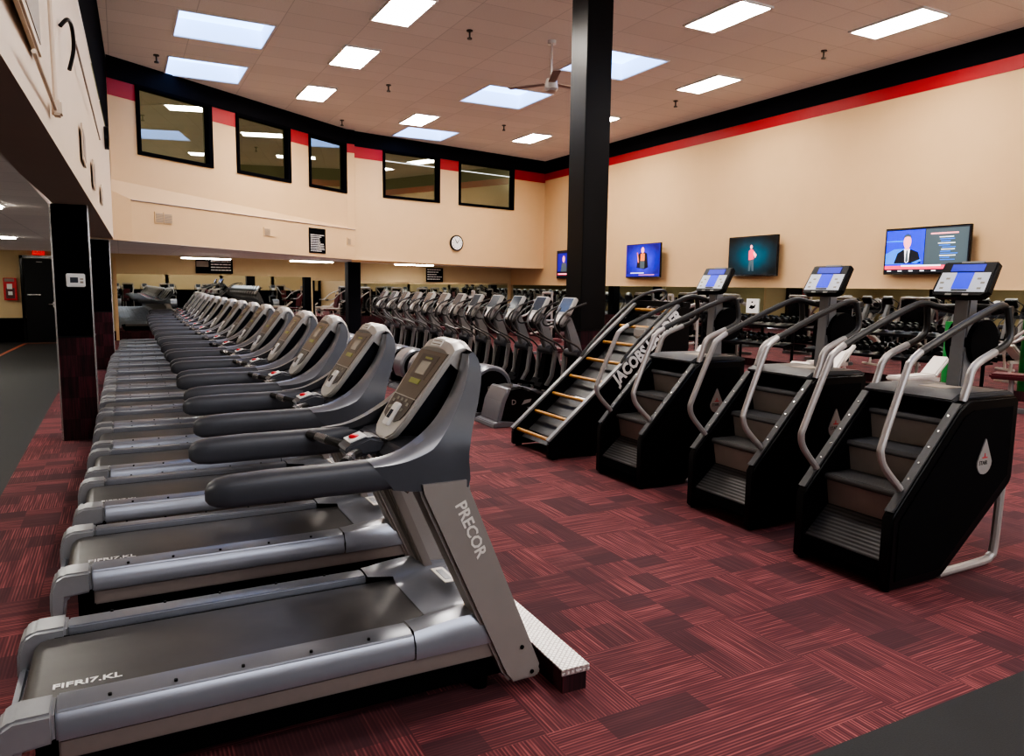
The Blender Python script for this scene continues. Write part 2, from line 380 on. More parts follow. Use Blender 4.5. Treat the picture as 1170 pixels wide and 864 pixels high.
# upper left bulkhead over the columns: slightly turned
def lx(y): return -.36+.0207*(y-2)
P_ = [(lx(-5), -5), (lx(16.4), 16.4), (lx(16.4)-.34, 16.4), (lx(-5)-.34, -5)]
bk = B()
bk.quad([(lx(-5), -5, LZ), (lx(16.6), 16.6, LZ), (lx(16.6), 16.6, 4.2), (lx(-5), -5, 4.2)])
bk.quad([(lx(16.6), 16.6, LZ), (lx(16.6)-.34, 16.6, LZ), (lx(16.6)-.34, 16.6, 4.2), (lx(16.6), 16.6, 4.2)])
struct(bk.out('wall_left', 'cream_left', smooth=False))
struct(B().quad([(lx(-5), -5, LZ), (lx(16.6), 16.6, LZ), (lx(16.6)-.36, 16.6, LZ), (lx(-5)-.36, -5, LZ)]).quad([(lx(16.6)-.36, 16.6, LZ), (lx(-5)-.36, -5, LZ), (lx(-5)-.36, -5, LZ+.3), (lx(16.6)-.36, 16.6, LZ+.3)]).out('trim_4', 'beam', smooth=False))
struct(B().quad([(lx(-5)+.01, -5, 4.2), (lx(16.6)+.01, 16.6, 4.2), (lx(16.6)+.01, 16.6, CZ), (lx(-5)+.01, -5, CZ)]).out('trim_5', 'black_paint', smooth=False))

# upper window wall with openings: local s along the wall
def seg_wall(name, O, d, n, length, z0, z1, wins, mat, off=0., thick=.12):
    xs = sorted({0., length, *[w[0] for w in wins], *[w[1] for w in wins]}); zs = sorted({z0, z1, *[w[2] for w in wins], *[w[3] for w in wins]})
    b = B(); g = {}
    def V(s, z):
        if (s, z) not in g:
            p = O+d*s+n*off; g[(s, z)] = b.bm.verts.new((p.x, p.y, z))
        return g[(s, z)]
    for i in range(len(xs)-1):
        for j in range(len(zs)-1):
            cs, cz = (xs[i]+xs[i+1])/2, (zs[j]+zs[j+1])/2
            if any(w[0] < cs < w[1] and w[2] < cz < w[3] for w in wins): continue
            b.bm.faces.new((V(xs[i], zs[j]), V(xs[i+1], zs[j]), V(xs[i+1], zs[j+1]), V(xs[i], zs[j+1])))
    return struct(b.out(name, mat, smooth=False))
WZ0, WZ1 = 4.12, 5.40
L01 = (Q1-Q0).length; L12 = (Q2-Q1).length
W1 = [(.59, 2.42, WZ0, WZ1), (3.10, 4.82, WZ0, WZ1), (5.48, 6.97, WZ0, WZ1)]
W2 = [(.99, 2.90, WZ0, WZ1), (3.59, 5.76, WZ0, WZ1)]
seg_wall('wall_back', Q0, d01, n01, L01, 3.2, 5.2, W1, 'cream')
seg_wall('wall_back', Q1, d12, n12, L12, 2.3, 5.2, W2, 'cream')
def seg_band(name, O, d, n, length, z0, z1, wins, mat, off):
    return seg_wall(name, O, d, n, length, z0, z1, wins, mat, off)
seg_band('trim_6', Q0, d01, n01, L01, 5.2, 5.43, [(a, b_, 5.1, 5.5) for a, b_, _, _ in W1], 'red_paint', .006)
seg_band('trim_7', Q1, d12, n12, L12, 5.2, 5.46, [(a, b_, 5.1, 5.5) for a, b_, _, _ in W2], 'red_paint', .006)
seg_band('trim_8', Q0, d01, n01, L01+.02, 5.40, CZ, [], 'navy_paint', .012)
seg_band('trim_9', Q1, d12, n12, L12, 5.40, CZ, [], 'navy_paint', .012)
# lower projecting face on the left with sloped ledge
pr = .34
def pt(O, d, n, s, off, z): p = O+d*s+n*off; return (p.x, p.y, z)
lw = B()
zb = lambda s: 2.46-(s/7.16)*.10
zt = lambda s: 3.24-(s/7.16)*.06
lo = .12
lw.quad([pt(Q0, d01, n01, .30, lo, zb(.3)), pt(Q0, d01, n01, 7.18, lo, zb(7.18)), pt(Q0, d01, n01, 7.18, lo, zt(7.18)), pt(Q0, d01, n01, .30, lo, zt(.3))])
lw.quad([pt(Q0, d01, n01, .30, lo, zb(.3)), pt(Q0, d01, n01, .30, lo, zt(.3)), pt(Q0, d01, n01, -.6, .02, zt(0)), pt(Q0, d01, n01, -.6, .02, zb(0))])
lw.quad([pt(Q0, d01, n01, .30, lo, zt(.3)), pt(Q0, d01, n01, 7.18, lo, zt(7.18)), pt(Q0, d01, n01, 7.05, 0, zt(7.18)+.05), pt(Q0, d01, n01, -.1, 0, zt(0)+.34)])
lw.quad([pt(Q0, d01, n01, .30, lo, zt(.3)), pt(Q0, d01, n01, -.1, 0, zt(0)+.34), pt(Q0, d01, n01, -.6, .02, zt(0)+.3), pt(Q0, d01, n01, -.6, .02, zt(0))])
lw.quad([pt(Q0, d01, n01, 7.0, .0, 3.2), pt(Q0, d01, n01, 7.18, lo, 3.2), pt(Q0, d01, n01, 7.18, lo, 5.2), pt(Q0, d01, n01, 7.0, 0, 5.2)])
struct(B().quad([pt(Q0, d01, n01, 6.98, .015, 5.2), pt(Q0, d01, n01, 7.19, lo, 5.2), pt(Q0, d01, n01, 7.19, lo, 5.43), pt(Q0, d01, n01, 6.98, .015, 5.43)]).out('trim_13', 'red_paint', smooth=False))
struct(B().quad([pt(Q0, d01, n01, 6.98, .018, 5.43), pt(Q0, d01, n01, 7.19, lo+.003, 5.43), pt(Q0, d01, n01, 7.19, lo+.003, CZ), pt(Q0, d01, n01, 6.98, .018, CZ)]).out('trim_14', 'navy_paint', smooth=False))
struct(lw.out('wall_back', 'cream', smooth=False))
tr = B()
tr.tube([pt(Q0, d01, n01, .30, lo+.01, zt(.3)-.01), pt(Q0, d01, n01, 7.18, lo+.01, zt(7.18)-.01)], .012, n=6)
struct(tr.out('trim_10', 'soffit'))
# soffit below the mezzanine
sf = B()
A0 = pt(Q0, d01, n01, -.6, lo, 2.47); A1 = pt(Q0, d01, n01, .3, lo, 2.455); A2 = pt(Q0, d01, n01, 7.17, lo, 2.36); A3 = (12.6, 21.84, 2.30)
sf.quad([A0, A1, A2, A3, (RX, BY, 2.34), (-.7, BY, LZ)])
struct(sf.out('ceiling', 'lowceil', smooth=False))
# windows + office behind
def window(i, O, d, n, w):
    s0, s1, z0, z1 = w; f = .07
    fr = B()
    def bar(a, b_, c, e):
        vs = []
        for off in (.035, -.10):
            vs += [fr.bm.verts.new(pt(O, d, n, s, off, z)) for s, z in ((a, c), (b_, c), (b_, e), (a, e))]
        for q in ((0, 1, 2, 3), (7, 6, 5, 4), (0, 4, 5, 1), (1, 5, 6, 2), (2, 6, 7, 3), (3, 7, 4, 0)): fr.bm.faces.new([vs[k] for k in q])
    bar(s0, s1, z0, z0+f); bar(s0, s1, z1-f*.6, z1+.02); bar(s0, s0+f, z0+f, z1-f*.6); bar(s1-f*1.5, s1, z0+f, z1-f*.6)
    wd = struct(fr.out('window_%d' % i, 'black_paint', smooth=False))
    g = B(); g.quad([pt(O, d, n, s, -.05, z) for s, z in ((s0+f, z0+f), (s1-f, z0+f), (s1-f, z1-f*.6), (s0+f, z1-f*.6))])
    g.out('pane', 'officeglass', wd, smooth=False)
for i, w in enumerate(W1): window(i+1, Q0, d01, n01, w)
for i, w in enumerate(W2): window(i+4, Q1, d12, n12, w)
of = B()
K0 = Q0-n01*2.6-d01*.5; K1 = Q1+Vector((-.9, 2.6)); K2 = Q2+Vector((.2, 2.6))
for a, b_ in ((K0, K1), (K1, K2)): of.quad([(a.x, a.y, 3.2), (b_.x, b_.y, 3.2), (b_.x, b_.y, 5.6), (a.x, a.y, 5.6)])
of.quad([(-.8, 15.7, 5.62), (Q1.x, Q1.y, 5.62), (Q2.x, Q2.y, 5.62), (K2.x, K2.y, 5.62), (K1.x, K1.y, 5.62), (K0.x, K0.y, 5.62)])
of.quad([(-.8, 15.7, 3.2), (Q1.x-.02, Q1.y+.02, 3.2), (Q2.x, Q2.y, 3.2), (K2.x, K2.y, 3.2), (K1.x, K1.y, 3.2), (K0.x, K0.y, 3.2)])
for s in (2.78, 5.2, 7.1):
    p = Q0+d01*s; q = K0+d01*s; of.quad([(p.x, p.y+.05, 3.2), (q.x, q.y, 3.2), (q.x, q.y, 5.6), (p.x, p.y+.05, 5.6)])
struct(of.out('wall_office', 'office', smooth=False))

# mirrors
mr = tag(B().box(-.08, 5.4, BY-.03, BY-.005, .27, 1.90).out('wall_mirror', 'mirror', smooth=False), 'tall mirror on the back wall at the far end of the treadmill row', 'mirror')
tag(B().box(5.45, 12.45, BY-.03, BY-.005, .66, 1.80).out('wall_mirror', 'mirror', smooth=False), 'mirror strip on the back wall behind the elliptical row, above a maroon wainscot', 'mirror')
struct(B().box(5.45, RX-.03, BY-.06, BY-.03, 0, .66).out('baseboard_back', 'wallcarpet', smooth=False))
tag(B().box(RX-.03, RX-.005, 3.5, 24.1, .16, 1.75).out('wall_mirror', 'mirror', smooth=False), 'long mirror along the right wall below the televisions', 'mirror')
struct(B().box(-.16, -.08, BY-.04, BY, 0, 2.36).out('trim_11', 'cream', smooth=False))

# columns
def clad_column(name, x0, x1, y0, y1, top, label, cat='column'):
    t = thing(name, label, cat, ((x0+x1)/2, (y0+y1)/2, 0))
    hx, hy = (x1-x0)/2, (y1-y0)/2
    B().box(-hx, hx, -hy, hy, 1.105, top, bev=.006).out('shaft', 'black_paint' if x0 < 0 else 'black', t)
    B().box(-hx-.008, hx+.008, -hy-.008, hy+.008, 0, 1.105).out('carpet_cladding', 'wallcarpet', t, smooth=False)
    b = B()
    for sx_ in (-1, 1): b.box(sx_*(hx+.008)-.008, sx_*(hx+.008)+.008, -hy-.016, -hy+.004, 0, top if x0 < 0 else 1.11)
    b.out('corner_trim', 'chrome' if x0 < 0 else 'black', t, smooth=False)
    B().box(-hx-.012, hx+.012, -hy-.012, hy+.012, 1.10, 1.115).out('cap_trim', 'black', t, smooth=False)
    return t
clad_column('square_column', -.60, -.275, 9.1, 9.45, LZ, 'black column with maroon carpeted base and thermostat, beside the treadmill rears')
clad_column('square_column', -.50, -.155, 16.25, 16.6, LZ, 'black column with maroon base, farther one of the two under the left bulkhead')
clad_column('square_column', 5.6, 6.0, 8.66, 9.06, CZ, 'tall black column rising to the ceiling between the ellipticals and the ladder climber')
c_ = B().box(-.18, .18, -.18, .18, 0, 2.33, bev=.005).out('square_column', 'navy_paint'); c_.location = (5.95, 21.3, 0)
tag(c_, 'dark square column below the mezzanine behind the elliptical row', 'column')
struct(B().box(-7.6, -7.55, -5, -4, 0, .1).out('trim_12', 'black_paint', smooth=False))

# door, exit sign, extinguisher
d_ = B().box(-2.30, -1.53, BY-.07, BY-.01, 0, 2.27, bev=.004).out('door_1', 'black', smooth=False); struct(d_)
B().box(-2.38, -2.31, BY-.10, BY-.0, 0, 2.35).box(-1.52, -1.45, BY-.1, BY, 0, 2.35).box(-2.38, -1.45, BY-.1, BY, 2.28, 2.35).out('door_frame', 'black_gloss', d_, smooth=False)
B().box(-1.66, -1.62, BY-.13, BY-.07, .95, 1.10, bev=.005).cyl((-1.76, BY-.12, 1.03), (-1.62, BY-.12, 1.03), .014).out('door_handle', 'chrome', d_)
B().box(-2.24, -1.94, BY-.09, BY-.07, 1.28, 1.31).out('push_bar', 'chrome', d_, smooth=False)
B().box(-1.63, -1.60, BY-.09, BY-.07, 1.46, 1.58).out('lock_plate', 'chrome', d_, smooth=False)
B().box(-2.0, -1.86, BY-.075, BY-.069, 2.17, 2.19).out('door_plate', 'offwhite', d_, smooth=False)
ex = thing('exit_sign', 'small lit red exit sign above the black door', 'sign', (-1.93, BY-.06, 2.37))
B().box(-.14, .14, -.03, .03, 0, .17, bev=.005).out('sign_box', 'exit', ex)
text('EXIT', .13, (-.115, -.032, .035), (1, 0, 0), (0, 0, 1), 'white', ex, sx=.85)
fx = thing('extinguisher_cabinet', 'red fire extinguisher cabinet on the khaki wall left of the door', 'cabinet', (-2.62, BY-.07, 1.14))
B().box(-.15, .15, -.07, .06, 0, .60, bev=.008).out('case', 'red', fx)
B().box(-.10, .10, -.078, -.07, .05, .33).out('glass_front', 'maroon', fx, smooth=False)
B().box(-.07, .05, -.082, -.078, .30, .44).box(-.05, .05, -.084, -.079, .14, .24).out('notice', 'white', fx, smooth=False)
B().box(-.12, .10, -.08, -.072, .50, .58).out('top_panel', 'vent', fx, smooth=False)
th = thing('thermostat', 'white wall thermostat on the nearest black column', 'thermostat', (-.41, 9.098, 1.70))
B().box(-.088, .088, -.028, .0, -.07, .07, bev=.008).out('housing', 'white', th)
B().box(-.05, .022, -.030, -.027, -.025, .03).out('display', 'screen', th, smooth=False)
B().box(.04, .07, -.031, -.027, -.03, -.01).box(.04, .07, -.031, -.027, .005, .02).out('buttons', 'vent', th, smooth=False)

# ---- vents, signs, clock on the mezzanine face
def wall_item(name, label, cat, O, d, n, s, off, z):
    p = O+d*s+n*off; t = thing(name, label, cat, (p.x, p.y, z)); t.rotation_euler = (0, 0, math.atan2(d.y, d.x)); return t
def vent(label, s, z, w, h, half, O=Q0, d=d01, n=n01, off=.122):
    t = wall_item('wall_vent', label, 'vent', O, d, n, s, off, z); t['group'] = 'vents on the mezzanine face'
    B().box(-w/2, w/2, -.015, 0, -h/2, h/2, bev=.003).out('frame', 'cream', t)
    b = B(); x1 = 0 if half else w/2-.02; k = 7
    for i in range(k): b.box(-w/2+.03, x1, -.022, -.012, -h/2+.02+i*(h-.04)/k, -h/2+.02+(i+.55)*(h-.04)/k)
    b.out('louvre', 'vent', t, smooth=False)
    if not half: B().box(-.008, .008, -.025, -.01, -h/2, h/2).out('divider', 'cream', t, smooth=False)
vent('double air vent, leftmost on the mezzanine face above the mirror', 1.01, 2.95, .42, .22, False)
vent('small half-closed air vent midway along the mezzanine face', 3.93, 2.88, .40, .20, True)
vent('small half-closed air vent right of the tall black notice', 6.95, 2.84, .30, .20, True)
def board(name, label, s, z, w, h, rows, O=Q0, d=d01, n=n01, off=.122, loc=None, split=None, skip=()):
    if loc: t = thing(name, label, 'sign', loc)
    else: t = wall_item(name, label, 'sign', O, d, n, s, off, z)
    B().box(-w/2, w/2, -.02, 0, -h/2, h/2, bev=.003).out('panel', 'black_paint', t)
    b = B(); random.seed(len(label))
    for i in range(rows):
        if i in skip: continue
        zz = h/2-(i+1)*h/(rows+1); ww = (w*.86)*random.uniform(.6, 1); x = -w*.43 if not split else split
        k = x; xe = min(x+ww, w*.45)
        while k < xe:
            l = random.uniform(.04, .11)*w*1.3; b.box(k, min(k+l, xe), -.023, -.019, zz, zz+h/(rows+1)*.42); k += l+.012
    b.out('printed_lines', 'white', t, smooth=False)
    return t
board('notice_board', 'tall black notice with rows of small white print on the mezzanine face', 5.6, 2.78, .62, .62, 13, skip=(0, 1, 2))
t = board('hanging_sign', 'wide black sign with white print over the mirror near the treadmills', 0, 0, 1.04, .42, 4, loc=(2.53, BY-.06, 2.17), split=-.10)
B().box(-.50, -.16, -.024, -.02, -.02, .15).out('picture_panel', 'vent', t, smooth=False)
board('wall_sign', 'square black sign with white print on the back wall behind the ellipticals', 0, 0, .62, .48, 5, loc=(9.6, BY-.06, 2.05))
ck = wall_item('wall_clock', 'round wall clock with black rim on the mezzanine face', 'clock', Q1, d12, n12, 3.5, .01, 2.98)
b = B(); b.cyl((0, 0, 0), (0, -.05, 0), .235, n=32); b.out('rim', 'black_gloss', ck)
b = B(); b.cyl((0, -.045, 0), (0, -.055, 0), .20, n=32); b.out('dial', 'clockface', ck)
b = B()
for i in range(12):
    a = i*PI/6; b.box(-.008+.165*math.sin(a), .008+.165*math.sin(a), -.059, -.055, .165*math.cos(a)-.014, .165*math.cos(a)+.014)
b.out('hour_marks', 'black_paint', ck, smooth=False)
B().prism([(-.012, -.01), (.012, -.01), (-.06, .11), (-.075, .10)], -.062, -.057).out('hour_hand', 'black_paint', ck, smooth=False)
B().prism([(-.01, 0), (.005, -.012), (.10, .11), (.095, .118)], -.066, -.062).out('minute_hand', 'black_paint', ck, smooth=False)

# ---- fittings on the left bulkhead
def lbulk(name, label, cat, y, z): return thing(name, label, cat, (lx(y)+.012, y, z), 0)
t = lbulk('louvred_grille', 'long framed grille high on the left bulkhead, nearest the camera', 'vent', 4.0, 2.70)
B().box(0, .03, -1.6, .25, .02, .34, bev=.01).out('frame', 'cream_left', t)
B().box(.028, .034, -1.5, .18, .07, .29).out('mesh_screen', 'vent', t, smooth=False)
t = lbulk('wall_hook', 'black curved bracket on the left bulkhead past the grille', 'bracket', 5.9, 3.22)
b = B(); b.tube([(0, -.1, .10), (.04, -.05, .16), (.06, .06, .14), (.06, .12, .02), (.03, .10, -.12)], .013, n=8, sub=4); b.out('arm', 'black', t)
t = lbulk('conduit_box', 'small cream conduit joint box on the left bulkhead', 'fitting', 4.9, 2.62)
B().box(0, .05, -.05, .05, -.03, .05, bev=.01).tube([(.02, 0, .05), (.02, 0, 1.1)], .012, n=8).tube([(.02, -.05, .0), (.02, -1.2, .0)], .010, n=8).out('box', 'cream_left', t)
for k, (y, z, w, h, nm) in enumerate([(7.6, 2.85, .55, .30, 'nearest'), (9.2, 2.80, .55, .26, 'middle'), (11.0, 2.78, .45, .22, 'farthest')]):
    t = lbulk('framed_panel', '%s of three small cream framed panels on the left bulkhead' % nm, 'panel', y, z)
    t['group'] = 'framed panels on the left bulkhead'
    B().box(0, .012, -w/2, w/2, -h/2, h/2, bev=.003).out('frame', 'cream_left', t)
    B().box(.01, .015, -w/2+.04, w/2-.04, -h/2+.04, h/2-.04).out('insert', 'soffit', t, smooth=False)
t = lbulk('cable_run', 'thin straight cable run along the left bulkhead', 'cable', 8, 3.4)
B().tube([(.01, -1.4, .05), (.085, 2.6, .0)], .008, n=6).out('cable', 'vent', t)
t = lbulk('round_speaker', 'dark oval speaker under the black band of the left bulkhead', 'speaker', 13.2, 3.85)
B().cyl((0, 0, 0), (.06, 0, 0), .17, n=20).out('case', 'black', t)

# ================================================================= CEILING FITTINGS
TL = ['third from the left-hand end, in the row above the treadmills', 'above the second treadmill, cut by the top of the picture', 'farthest of the row above the treadmills', 'just beyond it the smallest skylight, near the windows', 'nearest the far right corner of the hall', 'half hidden behind the tall black column', 'over the wall right of the tall black column', 'largest, near the top right corner over the right wall', 'at the top edge, right of the tall black column']
TLAB = {0: 'second in the row of panels over the treadmills',
        1: 'first in the row over the treadmills', 2: 'farthest in the row over the treadmills, by the window wall',
        3: 'just beside the skylight closest to the far windows', 4: 'near the far right corner of the hall', 5: 'mostly hidden behind the tall black column',
        6: 'right of the tall column, over the second television', 7: 'closest to the right wall and the top right corner', 8: 'at the top edge just right of the tall black column'}
tro0 = None
for i, (x, y) in enumerate(TRO):
    lab = 'lit rectangular fluorescent ceiling panel, ' + TLAB.get(i, 'unseen, added to light the hall, number %d along' % i)  # panels missing from TLAB are out of view, added for more light
    if tro0 is None:
        tro0 = thing('ceiling_light', lab, 'light', (x, y, CZ), 0, 'fluorescent panels of the high ceiling')
        B().box(-.29, .29, -.60, .60, -.018, -.006).out('diffuser', 'lamp', tro0, smooth=False)
        B().box(-.32, -.29, -.63, .63, -.03, .0).box(.29, .32, -.63, .63, -.03, 0).box(-.29, .29, -.63, -.60, -.03, 0).box(-.29, .29, .60, .63, -.03, 0).out('frame', 'white', tro0, smooth=False)
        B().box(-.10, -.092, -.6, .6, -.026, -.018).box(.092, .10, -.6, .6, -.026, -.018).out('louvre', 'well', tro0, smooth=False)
    else: dup(tro0, (x, y, CZ), 0, lab)
SLAB = ['skylight cut into the tiled ceiling, larger one at the top left', 'skylight against the window wall, second from the left', 'skylight left of the ceiling fan, middle of the ceiling', 'skylight crossed by the tall black column', 'smallest skylight, close to the far windows', 'skylight above and behind the viewer, left', 'skylight above and behind the viewer, right']
for (x0, y0, x1, y1), lab in zip(SKY, SLAB):
    t = thing('skylight', lab, 'skylight', ((x0+x1)/2, (y0+y1)/2, CZ), 0, 'skylights of the high ceiling')
    a, c = (x1-x0)/2, (y1-y0)/2; H = .30
    b = B()
    for q in ([(-a, -c), (a, -c)], [(a, -c), (a, c)], [(a, c), (-a, c)], [(-a, c), (-a, -c)]):
        b.quad([(*q[0], 0), (*q[1], 0), (*q[1], H), (*q[0], H)])
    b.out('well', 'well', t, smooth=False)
    B().box(-a, a, -c, c, H, H+.02).out('panel', 'sky', t, smooth=False)
    B().box(-a-.02, a+.02, -c-.02, -c+.01, -.012, .01).box(-a-.02, a+.02, c-.01, c+.02, -.012, .01).box(-a-.02, -a+.01, -c, c, -.012, .01).box(a-.01, a+.02, -c, c, -.012, .01).out('frame', 'white', t, smooth=False)
# fan
f = thing('ceiling_fan', 'ceiling fan hanging on a rod beside the tall black column', 'fan', (6.6, 11.3, CZ))
B().cyl((0, 0, -.06), (0, 0, 0), .07).out('canopy', 'white', f)
B().cyl((0, 0, -.62), (0, 0, -.05), .016).out('down_rod', 'offwhite', f)
B().cyl((0, 0, -.78), (0, 0, -.62), .12, r1=.09).cyl((0, 0, -.82), (0, 0, -.78), .08, r1=.12).out('motor', 'champ', f)
for k in range(3):
    a = 2.2+k*2*PI/3; bl = B().box(.12, .80, -.065, .065, -.70, -.69, bev=.003).out('blade', 'soffit', f); bl.rotation_euler = (0, 0, a)
# sprinklers / small hanging heads
SPR = [(.77, 15.6, 'above the first office window'), (5.1, 15.39, 'left of the middle skylight'), (5.19, 11.53, 'near the top edge, left of the fan'), (5.14, 19.2, 'above the wide office window nearest the wall bend'), (8.9, 17.6, 'between the far skylight and the column'), (11.0, 13.4, 'right of the tall column near the right wall'), (10.9, 9.4, 'between the two big light panels at right')]
s0 = None
for x, y, w in SPR:
    lab = 'small dark sprinkler head under the ceiling, ' + w
    if s0 is None:
        s0 = thing('sprinkler', lab, 'sprinkler', (x, y, CZ), 0, 'sprinkler heads')
        B().cyl((0, 0, -.02), (0, 0, 0), .05).out('flange', 'brass', s0)
        B().cyl((0, 0, -.12), (0, 0, -.02), .014).out('pipe', 'brass', s0)
        B().cyl((0, 0, -.14), (0, 0, -.12), .04).out('deflector', 'brass', s0)
    else: dup(s0, (x, y, CZ), 0, lab)
# low ceiling strips; those out of view on the left added to brighten it
LOW = [(-4.6, 9.6, 0, 'added for fill, unseen, under the left low ceiling, second bay'), (-4.6, 16.6, 0, 'added for fill, unseen, under the left low ceiling, far second bay'), (-3.9, 21.2, 0, 'added for fill, unseen, under the left low ceiling just before the black door'), (-2.2, 3.0, 0, 'added for fill, unseen, under the left low ceiling beside the viewer'), (-2.3, 16.6, .0, 'under the left low ceiling, farther of the two'), (-1.7, 9.6, 0, 'under the left low ceiling, nearer of the two'), (2.1, 21.9, .30, 'under the mezzanine over the wide black sign'), (4.95, 22.0, .30, 'under the mezzanine left of the dark column'), (8.3, 22.6, .12, 'under the mezzanine behind the ellipticals'), (-3.5, 3., 0, 'added for fill under the left low ceiling, out of the picture')]
l0 = None
for x, y, r, w in LOW:
    z = LZ if x < 0 else 2.35
    lab = 'long fluorescent fitting ' + w
    if l0 is None:
        l0 = thing('strip_light', lab, 'light', (x, y, z), r, 'strip lights of the low ceilings')
        B().box(-.62, .62, -.13, .13, -.035, -.005, bev=.005).out('diffuser', 'lamp_low', l0)
        B().box(-.65, .65, -.15, .15, -.012, 0).out('frame', 'white', l0, smooth=False)
    else: dup(l0, (x, y, z), r, lab)

# ================================================================= TREADMILL
def resample(pts, n):
    pts = smooth_path([Vector((p[0], 0, p[1])) for p in pts], 6)
    L = [0]
    for a, b in zip(pts, pts[1:]): L.append(L[-1]+(b-a).length)
    out = []; j = 0
    for i in range(n):
        t = L[-1]*i/(n-1)
        while j < len(L)-2 and L[j+1] < t: j += 1
        k = (t-L[j])/max(L[j+1]-L[j], 1e-9); p = pts[j].lerp(pts[j+1], min(k, 1)); out.append((p.x, p.z))
    return out
def sm(t): t = max(0, min(1, t)); return t*t*(3-2*t)
def yin(z): return .005+.165*sm((z-1.05)/.38)
C1 = resample([(1.20, 1.045), (1.31, 1.058), (1.40, 1.095), (1.49, 1.155), (1.565, 1.23), (1.625, 1.31), (1.655, 1.375), (1.665, 1.42)], 26)
C2 = resample([(1.29, .93), (1.38, .915), (1.50, .91), (1.60, .91), (1.60, 1.04), (1.625, 1.14), (1.678, 1.24), (1.715, 1.33), (1.715, 1.39), (1.69, 1.43)], 26)
def make_treadmill(loc, label):
    t = thing('treadmill', label, 'treadmill', loc, 0, 'treadmills in the long row')
    W = .80
    fl = lambda y, s: y if s > 0 else W-y
    # base
    B().box(.10, 1.84, .06, W-.06, .05, .245, bev=.01).out('base', 'black_matt', t)
    for x in (.18, 1.7):
        for y in (.1, W-.1): b = B(); b.cyl((x, y, 0), (x, y, .06), .035, n=12); b.out('foot', 'black', t)
    # belt (wraps the rear roller)
    prof = [(1.52, .305), (.10, .305), (.075, .298), (.055, .28), (.048, .26), (.06, .235), (.09, .225), (1.52, .225)]
    be = B(); be.prism(prof, .145, W-.145); bo = be.out('running_belt', 'belt', t)
    B().box(.12, 1.5, .128, .146, .24, .303).box(.12, 1.5, W-.146, W-.128, .24, .303).out('deck_gap', 'black_matt', t, smooth=False)
    text('FIFRI7.KL', .05, (.14, .225, .3065), (1, 0, 0), (0, 1, 0), 'white', t, 'belt_lettering', sx=1.1, bold=.001)
    for s in (1, -1):
        pr_ = [(fl(.0, s), .235), (fl(.0, s), .285), (fl(.022, s), .330), (fl(.06, s), .340), (fl(.132, s), .338), (fl(.132, s), .235)]
        B().prism(pr_, .165, 1.375, 'x', bev=.006).out('side_rail', 'deck', t)
        # rear end cap, rounded going down
        e = B(); ny, nx = 6, 8
        cap_prof = [(.0, .10), (-.012, .16), (-.008, .26), (.012, .318), (.05, .340), (.163, .340), (.163, .235), (.06, .225), (.045, .10)]
        y0, y1 = sorted((fl(-.006, s), fl(.136, s)))
        e.prism(cap_prof, y0, y1, 'y', bev=.012, seg=3); e.out('end_cap', 'cap', t)
        y0, y1 = sorted((fl(.012, s), fl(.05, s)))
        B().prism([(.17, .165), (1.74, .165), (1.76, .235), (.17, .235)], y0, y1, 'y', bev=.006).out('side_strip', 'strip', t)
        for x in (.32, .52, .74, .98, 1.2):
            sc = B(); yy = fl(.045, s); sc.cyl((x, yy, .336), (x, yy, .344), .006, n=8); sc.out('screw', 'black', t)
    # rear bar
    B().box(.0, .03, .13, W-.13, .16, .20, bev=.008).out('rear_bar', 'deck', t)
    # motor hood: dished surface with skirt
    h = B(); nx, ny = 14, 28; grid = []
    for i in range(nx+1):
        row = []
        for j in range(ny+1):
            y = W*j/ny; yc = abs(y-W/2)/(W/2)
            xs = 1.378 if yc > .68 else 1.378+.115*sm((.645-yc)/.05)
            x = xs+(1.86-xs)*i/nx
            side = sm((yc-.46)/.24)
            dish = .309+.075*sm((x-1.50)/.33)*(1-side)*(.55+.45*(1-yc)) 
            flank = .341+.022*math.sin(PI*min(1, max(0, (x-1.40)/.44)))
            z = dish*(1-side)+flank*side
            z -= .05*sm((yc-.92)/.08); z -= .05*sm((x-1.81)/.05)
            row.append(h.bm.verts.new((x, y, z)))
        grid.append(row)
    for i in range(nx):
        for j in range(ny): h.bm.faces.new((grid[i][j], grid[i+1][j], grid[i+1][j+1], grid[i][j+1]))
    bord = [grid[i][0] for i in range(nx+1)]+[grid[nx][j] for j in range(1, ny+1)]+[grid[i][ny] for i in range(nx-1, -1, -1)]
    low = [h.bm.verts.new((v.co.x, v.co.y, .235)) for v in bord]
    for k in range(len(bord)-1): h.bm.faces.new((bord[k], low[k], low[k+1], bord[k+1]))
    bmesh.ops.recalc_face_normals(h.bm, faces=h.bm.faces[:])
    h.out('motor_hood', 'deck', t)
    lp = B(); lp.box(1.64, 1.70, .34, .52, .377, .381, bev=.001); lo_ = lp.out('hood_label', 'offwhite', t, smooth=False)
    B().box(1.655, 1.685, .37, .49, .380, .383).out('hood_lettering', 'cap', lo_, smooth=False)
    # uprights
    for s in (1, -1):
        y0, y1 = sorted((fl(-.010, s), fl(.12, s)))
        B().prism([(1.385, .955), (1.60, .955), (1.60, .91), (1.945, .075), (1.935, .035), (1.80, .035), (1.765, .075), (1.395, .90)], y0, y1, 'y', bev=.014, seg=2).out('upright', 'post', t)
        ys = fl(-.001, s)
        for x, z in ((1.845, .19), (1.895, .07)):
            sc = B(); sc.cyl((x, fl(-.004, s), z), (x, fl(-.014, s), z), .009, n=10); sc.out('bolt', 'black', t)
        # inner dark edge line
        y2, y3 = sorted((fl(.10, s), fl(.16, s)))
        B().prism([(1.41, .93), (1.46, .93), (1.80, .10), (1.765, .08)], y2, y3, 'y', bev=.004).out('upright_inner', 'strip', t)
    text('PRECOR', .068, (1.535, -.0115, .845), (.39, 0, -.92), (.92, 0, .39), 'offwhite', t, 'upright_lettering', sx=1.0, bold=.0015)
